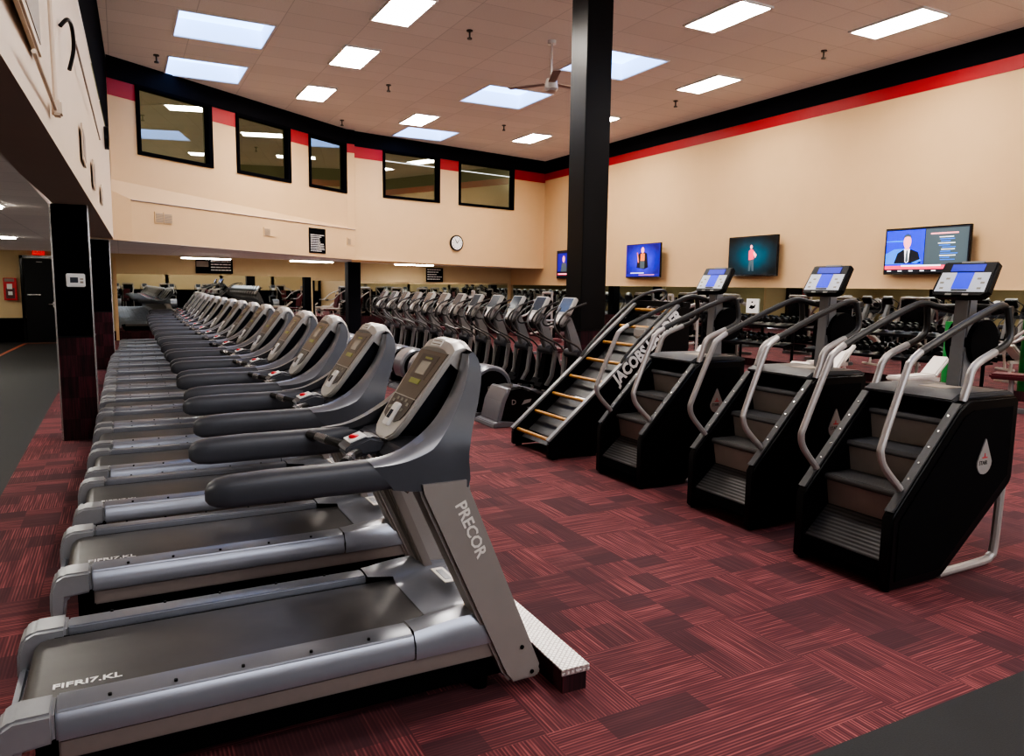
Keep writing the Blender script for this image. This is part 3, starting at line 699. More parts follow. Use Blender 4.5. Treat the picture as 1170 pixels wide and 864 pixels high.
    # arms
    for s in (1, -1):
        yc = fl(.052, s); a = B()
        secs = [(.635, .975, .012, .018), (.645, .978, .028, .034), (.67, .98, .042, .048), (.72, .982, .050, .056), (.85, .985, .052, .058), (1.05, .985, .052, .058), (1.20, .985, .052, .060), (1.30, .990, .050, .062), (1.37, .995, .045, .066)]
        rings = []
        for x, zc, ry, rz in secs:
            ring = []
            for k in range(20):
                an = 2*PI*k/20; c, s_ = math.cos(an), math.sin(an)
                q = .62
                ring.append(a.bm.verts.new((x, yc+ry*math.copysign(abs(c)**q, c), zc+rz*math.copysign(abs(s_)**q, s_))))
            rings.append(ring)
        for r0, r1 in zip(rings, rings[1:]):
            for k in range(20): a.bm.faces.new((r0[k], r0[(k+1) % 20], r1[(k+1) % 20], r1[k]))
        a.bm.faces.new(rings[0][::-1]); a.bm.faces.new(rings[-1]); bmesh.ops.recalc_face_normals(a.bm, faces=a.bm.faces[:])
        a.out('handrail', 'shell', t)
    # side wings
    for s in (1, -1):
        g = B(); n = len(C1); cols = []
        for i in range(n):
            (x1, z1), (x2, z2) = C1[i], C2[i]
            y1 = yin(z1); y2 = yin(z2)
            c = []
            for k in range(6):
                q = .16+.84*k/5; x = x1+(x2-x1)*q; z = z1+(z2-z1)*q; y = (y1*(1-q)+y2*q)*.5+yin(z)*.5
                c.append(g.bm.verts.new((x, fl(y-.004, s), z)))
            c.append(g.bm.verts.new((x2-.01, fl(y2+.05, s), z2+.004)))
            cols.append(c)
        for a, b_ in zip(cols, cols[1:]):
            for k in range(6): g.bm.faces.new((a[k], b_[k], b_[k+1], a[k+1]))
        bmesh.ops.recalc_face_normals(g.bm, faces=g.bm.faces[:])
        w = g.out('side_shield', 'shell', t)
        r = B(); cols = []
        for i in range(n):
            (x1, z1), (x2, z2) = C1[i], C2[i]; y1 = yin(z1); y2 = yin(z2)
            def P(q, dy): 
                x = x1+(x2-x1)*q; z = z1+(z2-z1)*q; y = (y1*(1-q)+y2*q)*.5+yin(z)*.5; return (x, fl(y+dy, s), z)
            wv = .05+.035*math.sin(PI*i/(n-1))
            cols.append([r.bm.verts.new(p) for p in (P(.165, -.006), P(.06, .002), P(0, .018), P(-.01, wv), P(.12, wv+.022), P(.9, wv+.01))])
        for a, b_ in zip(cols, cols[1:]):
            for k in range(5): r.bm.faces.new((a[k], b_[k], b_[k+1], a[k+1])).material_index = 0 if k < 3 else 1
        bmesh.ops.recalc_face_normals(r.bm, faces=r.bm.faces[:])
        r.out('shield_rim', 'rim', w, mats=['rim', 'cavity'])
    # rear cover between the wings and lower cross beam
    q = B(); cols = []
    for (x, z) in C2[9:]:
        yy = yin(z)+.01; cols.append([q.bm.verts.new((x-.012+.03*(1-((k-4)/4)**2)*sm((z-1)/.3), yy+(W-2*yy)*k/8, z+.015*(1-((k-4)/4)**2))) for k in range(9)])
    for a, b_ in zip(cols, cols[1:]):
        for k in range(8): q.bm.faces.new((a[k], b_[k], b_[k+1], a[k+1]))
    q.out('rear_cover', 'cavity', t)
    B().prism([(1.33, .995), (1.37, .955), (1.58, .95), (1.60, 1.05), (1.46, 1.065), (1.37, 1.045)], .06, W-.06, 'y', bev=.012, seg=3).out('cross_beam', 'shell', t)
    # console
    ux = Vector((.58, 0, .815)); nn = Vector((-.815, 0, .58)); org = Vector((1.372, W/2, 1.075))
    def slab(outline, d0, d1, bev=0):
        b = B(); vb = []
        for dd in (d0, d1): vb.append([b.bm.verts.new(org+Vector((0, 1, 0))*u+ux*v+nn*dd) for u, v in outline])
        n_ = len(outline); b.bm.faces.new(vb[0]); b.bm.faces.new(vb[1][::-1])
        for i in range(n_): b.bm.faces.new((vb[0][i], vb[1][i], vb[1][(i+1) % n_], vb[0][(i+1) % n_]))
        bmesh.ops.recalc_face_normals(b.bm, faces=b.bm.faces[:])
        if bev: bmesh.ops.bevel(b.bm, geom=b.bm.edges[:], offset=bev, segments=2, affect='EDGES')
        return b
    half = [(.0, -.022), (.07, -.016), (.115, .015), (.134, .065), (.142, .11), (.172, .425)]
    ol = half+[(-u, v) for u, v in half[:0:-1]]
    con = slab(ol, -.028, .0, .006).out('console', 'champ', t)
    half = [(.0, .02), (.04, .025), (.065, .05), (.08, .09), (.09, .14), (.12, .425)]
    slab([(u*1.0, v) for u, v in half+[(-u, v) for u, v in half[:0:-1]]], -.15, -.024, .01).out('console_back', 'cavity', t)
    # cap
    cp = B(); rows = []
    for (v, dd, hw) in [(.415, .0, .168), (.43, .012, .170), (.47, .010, .168), (.50, -.015, .158), (.515, -.05, .15), (.50, -.10, .148), (.46, -.15, .150), (.40, -.165, .152)]:
        rows.append([cp.bm.verts.new(org+Vector((0, hw*math.copysign(abs(k/6)**.9, k), 0))+ux*(v-.028*(abs(k)/6)**4)+nn*(dd-.02*(abs(k)/6)**4)) for k in range(-6, 7)])
    for a, b_ in zip(rows, rows[1:]):
        for k in range(12): cp.bm.faces.new((a[k], b_[k], b_[k+1], a[k+1]))
    cp.bm.faces.new([r_[0] for r_ in rows]); cp.bm.faces.new([r_[12] for r_ in rows][::-1])
    bmesh.ops.recalc_face_normals(cp.bm, faces=cp.bm.faces[:])
    cpo = cp.out('console_cap', 'champ', t)
    slab([(-.055, .437), (.055, .437), (.055, .475), (-.055, .475)], .008, .014).out('instruction_label', 'white', cpo, smooth=False)
    slab([(-.045, .445), (.045, .445), (.045, .449), (-.045, .449)], .014, .0145).out('label_line', 'vent', cpo, smooth=False)
    slab([(-.045, .46), (.045, .46), (.045, .464), (-.045, .464)], .014, .0145).out('label_line', 'vent', cpo, smooth=False)
    slab([(-.122, .185), (.122, .185), (.158, .415), (-.158, .415)], .0, .003).out('display_overlay', 'bronze', con, smooth=False)
    slab([(-.034, .105), (-.034, .145), (.034, .145), (.034, .105), (.05, .06), (.10, .08), (.118, .11), (.122, .18), (-.122, .18), (-.118, .11), (-.10, .08), (-.05, .06)], .0, .004).out('keypad_overlay', 'bronze_dark', con, smooth=False)
    slab([(-.085, .275), (.085, .275), (.10, .395), (-.10, .395)], .003, .004).out('display_surround', 'bronze_dark', con, smooth=False)
    slab([(-.052, .295), (.052, .295), (.052, .36), (-.052, .36)], .004, .006).out('display', 'lcd', con, smooth=False)
    slab([(-.04, .372), (.04, .372), (.04, .382), (-.04, .382)], .004, .006).out('display_line', 'lime', con, smooth=False)
    slab([(-.055, .248), (.055, .248), (.057, .272), (-.057, .272)], .003, .006).out('message_display', 'lime', con, smooth=False)
    for k, (u, v) in enumerate([(-.085, .15), (-.05, .165), (.05, .165), (.085, .15), (-.06, .12), (.06, .12), (.0, .165), (.085, .115)]):
        slab([(u-.009, v-.007), (u+.009, v-.007), (u+.009, v+.007), (u-.009, v+.007)], .004, .007).out('button', 'lcd', con, smooth=False)
    wp = slab([(-.03, .035), (.03, .035), (.032, .135), (.02, .145), (-.02, .145), (-.032, .135)], .0, .016, .003).out('control_pad', 'white', con)
    slab([(-.016, .065), (.016, .065), (.016, .105), (-.016, .105)], .016, .018).out('pad_display', 'screen', wp, smooth=False)
    # stop pod and heart-rate grips
    B().prism([(1.19, 1.01), (1.22, .985), (1.36, 1.0), (1.36, 1.06), (1.30, 1.075), (1.21, 1.045)], .33, .47, 'y', bev=.014, seg=3).out('stop_pod', 'shell', t)
    pd = B(); pd.prism([(1.22, 1.0495), (1.29, 1.0725), (1.288, 1.0775), (1.218, 1.0545)], .35, .45, 'y'); po = pd.out('stop_plate', 'white', t, smooth=False)
    bb = B(); bb.ball((1.252, .4, 1.066), .024, 1, 1, .45); bb.out('stop_button', 'red', po)
    for s in (1, -1):
        gp = B(); gp.tube([(1.25, fl(.34, s), 1.01), (1.20, fl(.25, s), 1.02), (1.13, fl(.10, s), 1.03)], .019, n=10); gr_ = gp.out('pulse_grip', 'grip', t)
        gp = B(); gp.tube([(1.185, fl(.22, s), 1.021), (1.155, fl(.155, s), 1.0265)], .0205, n=10); gp.out('sensor_band', 'chrome', gr_)
    gp = B(); gp.tube([(1.28, .30, 1.0), (1.33, .20, .93), (1.40, .14, .88)], .012, n=8); gp.out('strut', 'chrome', t)
    return t
ORD = ['nearest of the whole row, closest to the viewer', 'second', 'third', 'fourth', 'fifth', 'sixth', 'seventh', 'eighth', 'ninth', 'tenth', 'eleventh', 'twelfth', 'thirteenth', 'fourteenth', 'fifteenth', 'sixteenth', 'seventeenth', 'eighteenth']
TP = [(-.41, 2.62), (-.345, 3.90), (-.31, 5.03), (-.29, 6.04), (-.28, 7.04), (-.28, 8.02), (-.27, 8.97), (-.27, 9.93), (-.26, 10.93), (-.26, 11.93), (-.25, 12.93), (-.24, 13.9), (-.22, 14.9), (-.20, 15.9), (-.10, 16.9), (-.08, 17.9), (-.07, 18.9)]
tm0 = None
for i, (x, y) in enumerate(TP):
    lab = 'grey treadmill, ' + (ORD[0] if i == 0 else '%s from the near end of the treadmill row' % ORD[i])
    if i == len(TP)-1: lab = 'grey treadmill, farthest of the row, by the back mirror'
    if tm0 is None: tm0 = make_treadmill((x, y, 0), lab)
    else: dup(tm0, (x, y, 0), 0, lab)
# diamond plate cable cover in front of the uprights
cv = thing('cable_ramp', 'low carpeted cable cover topped with diamond plate along the treadmill fronts', 'cable cover', (1.603, 2.50, 0), -.0235)
B().box(-.03, .085, 0, 17.4, 0, .105).out('carpeted_box', 'wallcarpet', cv, smooth=False)
B().prism([(-.04, .105), (.09, .105), (.09, .085), (.094, .085), (.094, .112), (-.04, .112)], -.006, 17.4, 'y').out('plate', 'diamond', cv, smooth=False)
B().box(-.04, .094, -.010, -.004, .083, .112).out('plate_lip', 'diamond', cv, smooth=False)
for k in range(7):
    b = B(); b.cyl((-.03+.02*k, -.008, .097), (-.03+.02*k, -.014, .097), .003, n=8); b.out('rivet', 'white', cv)

# ================================================================= STAIR CLIMBERS
def make_climber(loc, label):
    t = thing('stair_climber', label, 'stair climber', loc, 0, 'stair climbers')
    W = .68
    for s in (1, -1):
        fl = (lambda y: y) if s > 0 else (lambda y: W-y)
        y0, y1 = sorted((fl(0), fl(.075)))
        prof = [(.0, .015), (.0, .43), (.03, .475), (.56, 1.035), (.64, 1.075), (1.10, 1.075), (1.13, 1.05), (1.13, .56), (1.11, .52), (.50, .03), (.46, .015)]
        sp = B().prism(prof, y0, y1, 'y', bev=.012, seg=3).out('side_panel', 'black', t)
        y0, y1 = sorted((fl(-.006), fl(.02)))
        B().prism([(.045, .06), (.045, .42), (.58, .985), (.67, 1.02), (1.07, 1.02), (1.07, .58), (.46, .07)], y0, y1, 'y', bev=.008).out('panel_inset', 'black_matt', sp)
        # teardrop badge
        dr = B(); pts = []
        for k in range(20):
            a = 2*PI*k/20; r_ = .075; x = r_*math.sin(a); z = -r_*math.cos(a)
            if z > 0: x *= (1-z/.075)*.75+.22; z *= 1.9
            pts.append((.80+x, .69+z))
        y0, y1 = sorted((fl(-.012), fl(.0)))
        dr.prism(pts, y0, y1, 'y'); bo = dr.out('badge', 'tube' , sp)
        if s > 0:
            text('STAIR', .036, (.745, -.0125, .675), (1, 0, 0), (0, 0, 1), 'black', bo, 'badge_lettering', sx=.9)
            B().box(.775, .825, -.0135, -.012, .715, .722).box(.795, .802, -.0135, -.012, .72, .745).out('badge_mark', 'red', bo, smooth=False)
        # top edge strip
        y0, y1 = sorted((fl(.012), fl(.063)))
        B().prism([(.02, .47), (.555, 1.042), (.56, 1.050), (.553, 1.055), (.005, .474)], y0, y1, 'y').out('edge_strip', 'cover', sp)
        for k in range(5):
            x = .17+.08*k; z = .635+.0855*k
            b = B(); b.cyl((x, fl(.04), z+.006), (x-.004, fl(.04), z+.010), .007, n=8); b.out('bolt', 'chrome', sp)
        b = B(); b.cyl((.04, fl(.04), 0), (.04, fl(.04), .02), .02, n=12); b.out('foot', 'black', t)
        # rear floor frame tube
        b = B(); b.tube([(.50, fl(.035), .025), (.95, fl(.035), .03), (1.03, fl(.035), .05), (1.07, fl(.035), .12), (1.085, fl(.035), .56)], .026, n=10, sub=4); b.out('rear_frame_tube', 'tube', t)
        # handrail
        lowp = [(.12, fl(.05), .575), (.10, fl(.05), .60), (-.02, fl(.06), .72), (-.055, fl(.065), .80), (-.035, fl(.07), .88), (.13, fl(.08), 1.25), (.17, fl(.082), 1.31), (.26, fl(.085), 1.365)]
        b = B(); b.tube(lowp, .021, n=10, sub=4); b.out('lower_handrail', 'tube', t)
        up = [(.255, fl(.085), 1.362), (.60, fl(.085), 1.50), (.90, fl(.085), 1.605), (1.02, fl(.09), 1.625), (1.12, fl(.13), 1.60), (1.15, fl(.22), 1.58)]
        b = B(); b.tube(up, .0225, n=10, sub=4); b.out('handrail_grip', 'grip', t)
        b = B(); b.tube([(.62, fl(.045), 1.06), (.66, fl(.045), 1.16), (.69, fl(.048), 1.24), (.76, fl(.05), 1.29), (.92, fl(.055), 1.345)], .024, n=10, sub=4); b.out('rear_rail', 'tube', t)
        b = B(); b.tube([(.915, fl(.055), 1.343), (1.04, fl(.06), 1.39), (1.09, fl(.07), 1.46), (1.06, fl(.08), 1.615)], .022, n=10, sub=4); b.out('rear_grip', 'grip', t)
    # stairs
    y0, y1 = .075, W-.075
    B().prism([(.02, .17), (.05, .15), (.24, .33), (.22, .345)], y0, y1, 'y').out('bottom_tread', 'ridge', t, smooth=False)
    B().prism([(.0, .10), (.02, .165), (.10, .16), (.06, .06)], y0, y1, 'y').out('kick_plate', 'black_matt', t, smooth=False)
    st = [(.22, .345), (.41, .545), (.60, .745)]
    for k, (x, z) in enumerate(st):
        B().prism([(x, z), (x-.035, z+.175), (x-.01, z+.178), (x+.03, z)], y0, y1, 'y').out('riser', 'riser', t, smooth=False)
        B().prism([(x-.06, z+.180), (x-.055, z+.165), (x+.19, z+.195), (x+.19, z+.205), (x-.05, z+.203)], y0, y1, 'y', bev=.003).out('step_tread', 'ridge' if k == 0 else 'cover', t)
        B().box(x-.02+.1, x+.12, y0, y1, z-.005, z+.0).out('step_edge', 'chrome', t, smooth=False)
    B().prism([(.10, .05), (.45, .05), (1.05, .55), (1.05, 1.0), (.70, 1.0), (.70, .80), (.25, .30)], y0+.02, y1-.02, 'y').out('inner_housing', 'black_matt', t, smooth=False)
    B().prism([(.60, .96), (.62, 1.05), (1.08, 1.05), (1.08, .90)], y0, y1, 'y').out('upper_panel', 'black_matt', t, smooth=False)
    B().prism([(.545, 1.068), (.62, 1.105), (1.12, 1.10), (1.20, 1.07), (1.18, 1.055), (.56, 1.052)], .06, W-.02, 'y', bev=.008).out('top_cover', 'cover', t)
    B().box(.78, .95, .25, .43, 1.1025, 1.1055).out('warning_label', 'vent', t, smooth=False)
    # mast
    B().prism([(.99, 1.08), (1.12, 1.08), (1.105, 1.72), (1.02, 1.72)], W/2-.05, W/2+.05, 'y', bev=.01).out('mast', 'grey_post', t)
    mh = B(); mh.cyl((1.16, W/2-.085, 1.38), (1.16, W/2+.085, 1.38), .15, n=26); mh.out('fan_housing', 'black_matt', t)
    b = B(); b.tube([(1.15, .10, 1.60), (1.13, W/2, 1.61), (1.15, W-.10, 1.60)], .022, n=10, sub=3); b.out('crossbar', 'grip', t)
    # console
    ux = Vector((.50, 0, .866)); nn = Vector((-.866, 0, .50)); org = Vector((.95, W/2, 1.675))
    def slab(o_, d0, d1, bev=0):
        b = B(); vb = []
        for dd in (d0, d1): vb.append([b.bm.verts.new(org+Vector((0, -1, 0))*u+ux*v+nn*dd) for u, v in o_])
        n_ = len(o_); b.bm.faces.new(vb[0]); b.bm.faces.new(vb[1][::-1])
        for i in range(n_): b.bm.faces.new((vb[0][i], vb[1][i], vb[1][(i+1) % n_], vb[0][(i+1) % n_]))
        bmesh.ops.recalc_face_normals(b.bm, faces=b.bm.faces[:])
        if bev: bmesh.ops.bevel(b.bm, geom=b.bm.edges[:], offset=bev, segments=3, affect='EDGES')
        return b
    R4 = lambda a, b_, c, d: [(a, c), (b_, c), (b_, d), (a, d)]
    con = slab([(-.15, 0), (.15, 0), (.185, .03), (.175, .26), (-.175, .26), (-.185, .03)], -.055, 0, .012).out('console', 'black', t)
    slab([(-.16, .035), (.16, .035), (.155, .175), (-.155, .175)], -.002, .003).out('console_face', 'face', con, smooth=False)
    slab(R4(-.055, .055, .055, .175), .003, .005).out('lower_display', 'blue_disp', con, smooth=False)
    slab(R4(-.105, .105, .185, .235), -.002, .004).out('upper_display', 'blue_disp2', con, smooth=False)
    for u, v in ((-.12, .06), (-.10, .13), (.10, .13), (.13, .10), (-.13, .10), (.12, .06)):
        slab(R4(u-.012, u+.012, v-.006, v+.006), .003, .005).out('button', 'lcd', con, smooth=False)
    slab(R4(-.05, .05, .04, .05), .003, .005).out('console_lettering', 'screen', con, smooth=False)
    for u in (-.06, .05): slab(R4(u-.02, u+.02, .01, .022), -.001, .002).out('console_mark', 'lcd', con, smooth=False)
    slab(R4(-.07, .08, .25, .268), -.03, -.01, .004).out('reading_ledge', 'grey_post', con)
    return t
c0 = make_climber((3.76, 2.57, 0), 'black stair climber nearest the viewer, at the right edge of the row')
dup(c0, (3.87, 3.72, 0), 0, 'black stair climber in the middle of the three, under the dark teal television')
dup(c0, (3.83, 4.93, 0), 0, 'black stair climber beside the wooden-rung ladder machine')

# ladder climber
t = thing('ladder_climber', 'inclined black ladder climbing machine with yellow wooden rungs', 'ladder climber', (3.66, 6.17, 0))
W = .81
for s in (1, -1):
    y0, y1 = (0, .06) if s > 0 else (W-.06, W)
    sp = B().prism([(.0, .02), (.0, .17), (.03, .20), (1.58, 1.51), (1.66, 1.52), (1.72, 1.50), (1.72, 1.05), (.60, .02)], y0, y1, 'y', bev=.012).out('side_panel', 'black', t)
    B().prism([(.0, .185), (.02, .195), (1.575, 1.515), (1.565, 1.535), (-.01, .20)], y0+.004, y1-.004, 'y').out('beam_cap', 'grey_post', sp, smooth=False)
    for x in (.05, .5): B().box(x, x+.06, y0+.01, y1-.01, 0, .03).out('foot', 'black', t, smooth=False)
    yy = y0+.03
    b = B(); b.tube([(.86, yy, .93), (.92, yy, 1.02), (1.25, yy, 1.33), (1.62, yy, 1.60), (1.95, yy, 1.68), (2.0, yy, 1.60), (1.74, yy, 1.42)], .017, n=8, sub=4); b.out('handrail', 'grip', t)
    if s > 0:
        dx = Vector((1.58, 0, 1.335)).normalized()
        text('JACOBS LADDER', .175, (.80, -.0125, .715), dx, (-dx.z, 0, dx.x), 'white', sp, 'side_lettering', sx=.80, bold=.008)
B().prism([(.10, .10), (.62, .06), (1.68, 1.02), (1.68, 1.40), (1.62, 1.40)], .06, W-.06, 'y').out('belly_panel', 'cover', t, smooth=False)
B().box(1.60, 1.72, .0, W, 1.50, 1.56, bev=.008).out('top_bar', 'black', t)
for k in range(8):
    x = .055+.2155*k; z = .185+.182*k
    b = B(); b.cyl((x, .06, z), (x, W-.06, z), .019, n=14); b.out('rung', 'wood', t)
    if k < 7:
        B().prism([(x+.10, z-.03), (x+.125, z-.01), (x+.15, z-.03), (x+.125, z-.055)], .06, W-.06, 'y').out('cross_link', 'black_gloss', t, smooth=False)
B().box(1.28, 1.42, .2, .42, 1.16, 1.28, bev=.02).out('monitor', 'champ', t)
B().prism([(1.42, 1.36), (1.60, 1.50), (1.61, 1.49), (1.43, 1.35)], W-.06, W+.04, 'y').out('instruction_card', 'white', t, smooth=False)

# ================================================================= ELLIPTICALS
def rear_drum(t, W):
    R_ = .27; cx_, cz_ = .36, .36
    b = B()
    for s in (0, 1):
        y0, y1 = (.10, .20) if s == 0 else (W-.20, W-.10)
        b.cyl((cx_, y0, cz_), (cx_, y1, cz_), R_-.03, n=32)
    b.out('flywheel_disc', 'black', t)
    sh = B(); n = 26; rings = []
    for i in range(n+1):
        a = -.55+i/n*(PI+.75); r0 = R_+.008*math.sin(a)
        rings.append([sh.bm.verts.new((cx_+r*math.cos(PI-a), y, cz_+r*math.sin(PI-a))) for y, r in ((.10, r0-.035), (.095, r0), (.13, r0+.03), (W-.13, r0+.03), (W-.095, r0), (W-.10, r0-.035))])
    for a, b_ in zip(rings, rings[1:]):
        for k in range(5): sh.bm.faces.new((a[k], b_[k], b_[k+1], a[k+1]))
    bmesh.ops.recalc_face_normals(sh.bm, faces=sh.bm.faces[:])
    sh.out('drum_shroud', 'rim', t)
    text('EFX', .10, (cx_-.07, .098, cz_-.03), (1, 0, 0), (0, 0, 1), 'tube', t, 'drum_lettering', sx=1.)
def rear_box(t, W):
    c = B().prism([(.10, .07), (.16, .30), (.26, .46), (.42, .48), (.62, .40), (.80, .26), (.86, .07)], .09, W-.09, 'y', bev=.02, seg=3).out('rear_housing', 'black', t)
    B().prism([(.07, .06), (.13, .31), (.22, .47), (.27, .47), (.19, .30), (.13, .06)], .06, W-.06, 'y', bev=.012, seg=3).out('silver_edge', 'rim', c)
    text('D', .09, (.28, .0885, .26), (1, 0, 0), (0, 0, 1), 'tube', c, 'side_lettering', bold=.002)
    B().prism([(.42, .25), (.54, .28), (.56, .32), (.46, .31)], .086, .092, 'y').out('side_mark', 'tube', c, smooth=False)
    B().prism([(.50, .20), (.80, .20), (.86, .23), (.50, .22)], .08, .10, 'y').out('side_strip', 'rim', c, smooth=False)
def make_elliptical(loc, label, first=False):
    t = thing('elliptical_trainer', label, 'elliptical trainer', loc, 0, 'ellipticals in the long row')
    W = .60; c = W/2
    b = B(); b.prism([(0, .0), (.02, .05), (.12, .075), (.30, .05), (.30, .0)], .02, W-.02, 'y', bev=.01); b.out('rear_foot', 'rim', t)
    B().box(.12, 1.62, .07, .13, .02, .08, bev=.008).box(.12, 1.62, W-.13, W-.07, .02, .08, bev=.008).box(1.52, 1.66, 0, W, .0, .07, bev=.01).out('base_frame', 'black', t)
    if first: rear_box(t, W)
    else: rear_drum(t, W)
    # pedals
    b = B(); b.prism([(.16, .06), (.62, .06), (.80, .10), (.55, .36), (.36, .42), (.2, .3)], .20, W-.20, 'y', bev=.02); b.out('drive_housing', 'black', t)
    for s in (1, -1):
        fl = (lambda y: y) if s > 0 else (lambda y: W-y)
        ph = .06*s
        b = B(); b.tube([(.33, fl(.17), .42+ph), (.70, fl(.17), .36+ph*.5), (1.10, fl(.16), .22), (1.45, fl(.16), .15)], .028, n=8); b.out('pedal_arm', 'rim', t)
        y0, y1 = sorted((fl(.06), fl(.25)))
        B().prism([(.66, .40+ph), (.70, .46+ph), (.74, .415+ph), (1.0, .36+ph), (1.06, .42+ph), (1.09, .40+ph), (1.05, .32+ph), (.70, .37+ph)], y0, y1, 'y', bev=.008).out('foot_pedal', 'black_matt', t)
        # moving arm
        b = B(); b.tube([(1.12, fl(.14), .24), (1.26, fl(.10), .50), (1.30, fl(.08), .84)], [.03, .032, .036], n=8); b.out('swing_arm', 'grey_post', t)
        b = B(); b.tube([(1.30, fl(.08), .84), (1.20, fl(.06), .95), (.98, fl(.05), 1.06), (.86, fl(.06), 1.20), (.88, fl(.08), 1.34), (.96, fl(.10), 1.44)], .013, n=8, sub=4); b.out('moving_handle', 'handle' , t)
        b = B(); b.tube([(1.16, fl(.20), 1.28), (1.0, fl(.12), 1.20), (.94, fl(.10), 1.26), (1.06, fl(.10), 1.40), (1.34, fl(.10), 1.50)], .013, n=8, sub=4); b.out('fixed_handle', 'grip', t)
    b = B(); b.cyl((1.30, .13, .84), (1.30, W-.13, .84), .06, n=16); b.out('pivot_tube', 'shell', t)
    b = B(); b.prism([(1.05, .06), (1.58, .06), (1.52, .5), (1.40, .80), (1.26, .80), (1.18, .4)], c-.09, c+.09, 'y', bev=.02); b.out('motor_cover', 'black_matt', t)
    b = B(); b.prism([(1.56, .05), (1.64, .05), (1.50, .55), (1.36, 1.0), (1.22, 1.32), (1.08, 1.32), (1.17, 1.12), (1.25, .85), (1.41, .5)], c-.055, c+.055, 'y', bev=.012); b.out('upright', 'grey_post', t)
    b = B(); b.box(1.04, 1.10, c-.10, c+.10, 1.14, 1.22, bev=.01); b.out('bottle_tray', 'black', t)
    ux = Vector((.50, 0, .866)); nn = Vector((-.866, 0, .50)); org = Vector((1.02, c, 1.24))
    def slab(o_, d0, d1, bev=0):
        b = B(); vb = []
        for dd in (d0, d1): vb.append([b.bm.verts.new(org+Vector((0, -1, 0))*u+ux*v+nn*dd) for u, v in o_])
        n_ = len(o_); b.bm.faces.new(vb[0]); b.bm.faces.new(vb[1][::-1])
        for i in range(n_): b.bm.faces.new((vb[0][i], vb[1][i], vb[1][(i+1) % n_], vb[0][(i+1) % n_]))
        bmesh.ops.recalc_face_normals(b.bm, faces=b.bm.faces[:])
        if bev: bmesh.ops.bevel(b.bm, geom=b.bm.edges[:], offset=bev, segments=2, affect='EDGES')
        return b
    con = slab([(-.09, 0), (.09, 0), (.10, .12), (.155, .15), (.15, .385), (-.15, .385), (-.155, .15), (-.10, .12)], -.06, 0, .01).out('console', 'champ', t)
    slab([(-.14, .16), (.14, .16), (.14, .37), (-.14, .37)], -.12, -.05, .015).out('console_back', 'black', con)
    slab([(-.125, .165), (.125, .165), (.125, .365), (-.125, .365)], -.002, .004).out('display', 'screen', con, smooth=False)
    slab([(-.055, .025), (.055, .025), (.06, .12), (-.06, .12)], -.002, .006).out('keypad', 'white', con, smooth=False)
    return t
make_elliptical((3.90, 7.88, 0), 'elliptical trainer with black angular rear housing, nearest the ladder climber', True)
e0 = make_elliptical((3.90, 7.88+.69, 0), 'elliptical trainer with round silver drum, second from the ladder-climber end of its row')
for k in range(2, 12):
    lab = 'elliptical trainer, %s from the ladder-climber end of its row' % ORD[k]
    if k == 11: lab = 'elliptical trainer, farthest of its row, by the dark mezzanine column'
    dup(e0, (3.90, 7.88+.69*k, 0), 0, lab)

# ================================================================= TELEVISIONS
def tv(label, y0, y1, z0, z1, content, ang=0., depth=.10):
    yc, zc = (y0+y1)/2, (z0+z1)/2; w, h = abs(y1-y0), z1-z0
    t = thing('television', label, 'television', (RX-.12, yc, zc), -PI/2+ang, 'televisions on the right wall')
    # local: x along the screen (left to right for a viewer), -y towards the viewer
    B().box(-w/2, w/2, -.03, .02, -h/2, h/2, bev=.006).out('housing', 'black_gloss', t)
    B().box(-.2, .2, .02, .118, -.15, .15).out('wall_bracket', 'black', t, smooth=False)
    scr = B().box(-w/2+.018, w/2-.018, -.033, -.029, -h/2+.03, h/2-.018).out('screen', content[0], t, smooth=False)
    L = -.033
    for (nm, mat, pts) in content[1]:
        L -= .0006; b = B(); b.bm.faces.new([b.bm.verts.new((p[0]*w/2, L, p[1]*h/2)) for p in pts]); b.out(nm, mat, scr, smooth=False)
    return t
def rect(a, b, c, d): return [(a, b), (c, b), (c, d), (a, d)]
def oval(cx, cy, rx, ry, n=20): return [(cx+rx*math.cos(2*PI*i/n), cy+ry*math.sin(2*PI*i/n)) for i in range(n)]
news = [('picture_background', 'tvblue', rect(-.96, -.62, -.02, .90)), ('picture_glow', 'tvcyan', [(-.96, -.55), (-.96, -.10), (-.75, .10), (-.5, .12), (-.5, -.55)]), ('picture_glow', 'tvcyan', [(-.96, .42), (-.4, .38), (-.4, .48), (-.96, .46)]),
        ('presenter_suit', 'tvblack', [(-.74, -.52), (-.66, -.08), (-.53, .06), (-.32, .06), (-.16, -.06), (-.08, -.52)]),
        ('presenter_shirt', 'tvwhite', [(-.50, .10), (-.36, .10), (-.38, -.45), (-.43, -.52), (-.47, -.45)]), ('presenter_tie', 'tvslate', [(-.445, .04), (-.41, .04), (-.39, -.42), (-.43, -.50), (-.46, -.42)]),
        ('presenter_neck', 'tvpink', rect(-.48, .06, -.38, .20)), ('presenter_head', 'tvpink', oval(-.43, .40, .095, .30)), ('presenter_hair', 'tvslate', [(-.52, .52), (-.51, .68), (-.43, .74), (-.35, .68), (-.34, .52), (-.37, .60), (-.43, .63), (-.49, .60)]),
        ('side_panel', 'tvslate', rect(0, -.62, .96, .90)), ('side_panel_heading', 'tvpink', rect(.12, .66, .74, .72)), ('ticker', 'tvred', rect(-.96, -.78, .5, -.62)), ('ticker_text', 'tvwhite', rect(-.55, -.66, .40, -.60)), ('ticker_base', 'tvblack', rect(-.96, -.92, .96, -.79)),
        ('desk', 'tvcyan', [(-.30, -.50), (-.10, -.36), (-.04, -.40), (-.2, -.55)])]
random.seed(3)
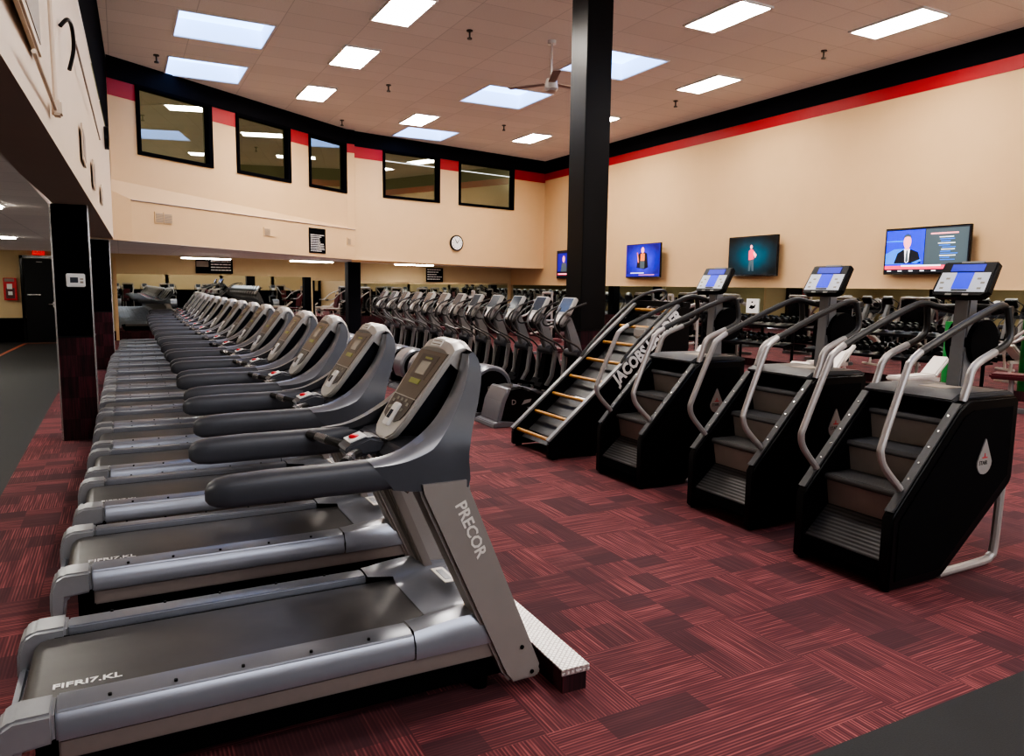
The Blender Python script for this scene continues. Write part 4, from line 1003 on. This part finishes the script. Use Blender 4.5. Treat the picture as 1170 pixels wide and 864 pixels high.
for k in range(12):
    z = .52-k*.085; x = .30+random.uniform(0, .1)
    news.append(('side_panel_text', 'tvcyan' if k % 3 else 'tvwhite', rect(x, z, x+random.uniform(.2, .42), z+.03)))
for k in range(5): news.append(('caption_text', 'tvwhite', rect(-.88+k*.27, -.87, -.78+k*.27, -.83)))
tv('largest television, news presenter in a dark suit beside a text panel', 9.10, 7.52, 2.01, 2.83, ('tvblack', news), ang=-.02)
fig = [('picture_glow', 'tvgradteal', rect(-.96, -.9, .96, .94)), ('figure_legs', 'tvslate', [(-.12, -.75), (-.10, -.15), (.08, -.15), (.10, -.75), (.02, -.75), (-.01, -.3), (-.05, -.75)]), ('figure_body', 'tvred', [(-.12, -.2), (-.13, .25), (-.04, .36), (.06, .30), (.09, -.15)]), ('figure_head', 'tvpink', oval(-.03, .46, .05, .10)), ('figure_arm', 'tvpink', [(.08, .25), (.2, .05), (.14, -.1), (.06, .1)])]
tv('television with a small lit figure on dark teal, second from the right', 13.1, 11.6, 2.0, 2.88, ('tvblack', fig), ang=-.03)
blu = [('picture_background', 'tvgradblue', rect(-.95, -.9, .95, .94)), ('figure_body', 'tvblack', [(-.35, -.4), (-.25, .4), (.0, .55), (.25, .42), (.34, -.4), (.1, -.5)]), ('figure_shirt', 'tvslate', rect(-.14, -.45, .12, .05)), ('figure_chest', 'tvorange', rect(-.12, .0, .12, .42)), ('figure_head', 'tvpink', oval(0, .62, .09, .18)), ('figure_arm', 'tvorange', [(-.34, .5), (-.28, .5), (-.2, -.1), (-.27, -.1)]), ('ticker', 'tvwhite', rect(-.7, -.74, .1, -.70)), ('ticker_base', 'tvblue2', rect(-.95, -.9, .95, -.78)), ('ticker', 'tvpink', rect(-.2, -.85, .7, -.82))]
tv('television with a bright blue stage picture, right of the tall black column', 17.1, 15.45, 1.98, 2.88, ('tvblue2', blu), ang=-.08)
dk = [('picture_background', 'tvblue2', rect(-.9, -.5, -.1, .8)), ('presenter_suit', 'tvslate', [(-.65, -.5), (-.55, .1), (-.2, .1), (-.1, -.5)]), ('presenter_head', 'tvpink', oval(-.4, .38, .10, .24)), ('side_text', 'tvslate', rect(.1, .3, .8, .36)), ('side_text', 'tvslate', rect(.1, .1, .7, .16)), ('side_text', 'tvslate', rect(.1, -.1, .75, -.04)), ('ticker', 'tvred', rect(-.9, -.75, .5, -.62)), ('ticker_text', 'tvwhite', rect(-.8, -.7, .2, -.66))]
tv('dark television half hidden by the tall black column, farthest in the corner', 20.85, 19.2, 1.97, 2.85, ('tvblack', dk), ang=-.08)

# placard on the mirror
t = thing('placard', 'white placard with a small dark emblem on the right mirror', 'sign', (RX-.04, 12.36, 1.34), -PI/2)
B().box(-.18, .18, -.012, 0, -.16, .16).out('card', 'white', t, smooth=False)
B().prism([(-.10, -.05), (-.04, .02), (.04, .0), (.10, .04), (.08, -.04), (.0, -.07)], -.014, -.012).prism([(-.03, .07), (.02, .07), (.02, .10), (-.03, .10)], -.014, -.012).out('emblem', 'black_paint', t, smooth=False)

# ================================================================= FREE-WEIGHT SIDE
def make_bench(loc, rz, label, pad='offwhite'):
    t = thing('weight_bench', label, 'bench', loc, rz, 'weight benches')
    B().box(-.45, .35, -.13, .13, .42, .49, bev=.02).out('seat_pad', pad, t)
    bp = B(); bp.box(0, .42, -.13, .13, 0, .07, bev=.02); o = bp.out('back_pad', pad, t); o.location = (.36, 0, .43); o.rotation_euler = (0, -.7, 0)
    B().box(-.45, .60, -.03, .03, .36, .42, bev=.005).out('spine', 'offwhite', t)
    b = B(); b.tube([(-.42, 0, .38), (-.48, 0, .03)], .028, n=8).box(-.51, -.45, -.25, .25, 0, .05, bev=.008); b.out('leg', 'offwhite', t)
    b = B(); b.tube([(.52, 0, .38), (.58, 0, .03)], .028, n=8).box(.55, .61, -.28, .28, 0, .05, bev=.008); b.out('leg', 'offwhite', t)
    b = B()
    for s in (1, -1): b.cyl((-.50, s*.03, .30), (-.50, s*.20, .30), .06, n=16)
    b.out('leg_roller', 'black', t)
    return t
b0 = make_bench((8.3, 9.6, 0), .3, 'white-framed weight bench seen past the middle stair climber')
for x, y, r, w in [(9.6, 8.0, .2, 'seen between the middle and nearest stair climbers'), (10.3, 6.9, .0, 'behind the mast of the nearest stair climber'), (9.2, 11.2, .4, 'in front of the maroon seat machine'), (11.0, 9.0, .1, 'closest to the dumbbell rack'), (7.6, 6.8, .5, 'just behind the middle stair climber')]:
    dup(b0, (x, y, 0), r, 'white-framed weight bench ' + w)
def make_seat_machine(loc, rz, label, pad='maroon'):
    t = thing('weight_machine', label, 'weight machine', loc, rz, 'seated weight machines')
    B().box(-.6, .6, -.05, .05, .0, .07, bev=.01).box(-.6, -.5, -.4, .4, 0, .07, bev=.01).box(.5, .6, -.4, .4, 0, .07, bev=.01).out('base_frame', 'grey_post', t)
    b = B(); b.tube([(-.55, -.3, .05), (-.55, -.3, 1.55)], .03, n=8).tube([(-.55, .3, .05), (-.55, .3, 1.55)], .03, n=8).tube([(-.55, -.3, 1.55), (-.55, .3, 1.55)], .03, n=8); b.out('tower_frame', 'tube', t)
    b = B()
    for k in range(9): b.box(-.60, -.48, -.20, .20, .12+k*.07, .175+k*.07, bev=.004)
    b.out('weight_stack', 'black', t)
    B().box(-.66, -.62, -.28, .28, .10, 1.5).out('stack_guard', 'black_gloss', t, smooth=False)
    B().box(-.05, .40, -.2, .2, .48, .56, bev=.025).out('seat_pad', pad, t)
    o = B().box(-.05, .03, -.19, .19, 0, .62, bev=.025).out('back_pad', pad, t); o.location = (-.12, 0, .62); o.rotation_euler = (0, -.22, 0)
    b = B(); b.tube([(.15, 0, .06), (.15, 0, .5)], .035, n=8).tube([(-.5, 0, .6), (.0, 0, .5)], .03, n=8); b.out('seat_post', 'tube', t)
    for s in (1, -1):
        b = B(); b.tube([(-.5, s*.28, 1.4), (-.1, s*.42, 1.25), (.2, s*.42, 1.0), (.42, s*.34, .98)], .024, n=8, sub=4); b.out('press_arm', 'tube', t)
        b = B(); b.tube([(.40, s*.345, .98), (.54, s*.30, .97)], .03, n=8); b.out('hand_grip', 'grip', t)
    return t
s0 = make_seat_machine((10.2, 12.2, 0), 2.2, 'weight machine with maroon pads seen above the middle stair climber')
for x, y, r, w in [(11.2, 14.4, 2.6, 'near the right wall beyond the ladder climber'), (8.6, 14.2, 2.9, 'directly behind the top of the ladder climber'), (9.0, 16.4, 3.0, 'half hidden by the tall black column'), (11.3, 5.9, 1.9, 'at the right edge behind the nearest stair climber'), (7.4, 11.9, 2.7, 'between the tall column and the farthest stair climber'), (8.2, 19.2, 2.8, 'in the far corner below the corner television'), (11.2, 17.6, 2.8, 'close to the right wall in the far corner')]:
    dup(s0, (x, y, 0), r, 'weight machine with maroon pads ' + w)
nm = ['far left', 'left', 'middle left', 'middle', 'middle right', 'right', 'far right']
for k in range(7): dup(s0, (-4.5+2.4*k, -3.75-.2*(k % 2), 0), 1.2+.3*(k % 3), 'weight machine behind the viewer, %s of its line, seen only in the mirrors' % nm[k])
for k in range(9): dup(e0, (-3.5+1.5*k, -.9, 0), -1.57, 'elliptical trainer behind the viewer, seen only in the mirrors')
# dumbbell racks with dumbbells
def make_rack(loc, label):
    t = thing('dumbbell_rack', label, 'rack', loc, 0, 'dumbbell racks')
    for y in (0, 1.45, 2.9):
        b = B(); b.tube([(.20, y, .0), (.20, y, 1.0)], .03, n=8).box(-.15, .30, y-.03, y+.03, 0, .05).tube([(.20, y, .5), (-.05, y, .5)], .02, n=8); b.out('frame', 'black', t)
    for z in (.52, .92): B().prism([(-.12, z), (-.12, z+.05), (.22, z+.10), (.22, z+.05)], -.05, 2.95, 'y', bev=.005).out('shelf', 'black', t)
    return t
r0 = make_rack((12.05, 7.4, 0), 'long black dumbbell rack by the right mirror, nearer one')
dup(r0, (12.05, 10.9, 0), 0, 'long black dumbbell rack by the right mirror, farther one beyond the news television')
db = thing('dumbbell', 'x', 'dumbbell', (0, 0, 0), 0, 'dumbbells on the racks')
b = B(); b.cyl((-.06, 0, 0), (.06, 0, 0), .014, n=8); b.out('handle', 'chrome', db)
for s in (1, -1):
    b = B(); b.cyl((s*.055, 0, 0), (s*.13, 0, 0), .06, n=12); b.out('weight', 'black', db)
first = True
for ri, ry in enumerate((7.4, 10.9)):
    for zi, z in enumerate((.66, 1.06)):
        for k in range(9):
            lab = 'black dumbbell on the %s shelf of the %s rack' % (('lower', 'upper')[zi], ('nearer', 'farther')[ri])
            loc = (12.10, ry+.2+k*.31, z+.018)
            if first: db.location = loc; db['label'] = lab; first = False
            else: 
                o = dup(db, loc, 0, lab)
for o in S.objects:
    if o.name.startswith('dumbbell') and o.type == 'EMPTY' and 'rack' not in o.name:
        o['group'] = 'dumbbells, ' + o['label'].split('on the ')[1]
# exercise ball + green mat near right edge
b = B(); b.ball((0, 0, .28), .28, u=24, v=16); o = b.out('exercise_ball', 'black', None); o.location = (10.9, 5.1, 0); tag(o, 'black exercise ball on the carpet at the right edge', 'ball')
b = B(); b.cyl((0, 0, 0), (0, 0, 1.25), .10, n=24); o = b.out('rolled_mat', 'green', None); o.location = (11.5, 7.12, 0); tag(o, 'green rolled exercise mat standing upright by the dumbbell rack', 'mat')

# ================================================================= LIGHT, CAMERA
w = bpy.data.worlds.new('world'); S.world = w; w.use_nodes = True
w.node_tree.nodes['Background'].inputs[0].default_value = (.86, .90, 1., 1); w.node_tree.nodes['Background'].inputs[1].default_value = 2.6
R = ((0.8863, -0.0443, 0.4610), (-0.4629, -0.1146, 0.8790), (0.0139, -0.9924, -0.1221))
R = ((0.886155, -0.044425, 0.461254), (-0.463181, -0.114761, 0.878802), (0.013894, -0.992399, -0.122273))
cam = bpy.data.cameras.new('camera'); co = bpy.data.objects.new('camera', cam); COL.objects.link(co)
cam.sensor_fit = 'HORIZONTAL'; cam.sensor_width = 36; cam.lens = 850/1170*36; cam.clip_start = .05
mm = Matrix(((R[0][0], -R[0][1], -R[0][2], 0), (R[1][0], -R[1][1], -R[1][2], 0), (R[2][0], -R[2][1], -R[2][2], 1.7), (0, 0, 0, 1)))
co.matrix_world = mm
S.camera = co
S.view_settings.view_transform = 'AgX'
S.view_settings.look = 'AgX - High Contrast'
S.view_settings.exposure = 0.85
S.cycles.max_bounces = 8
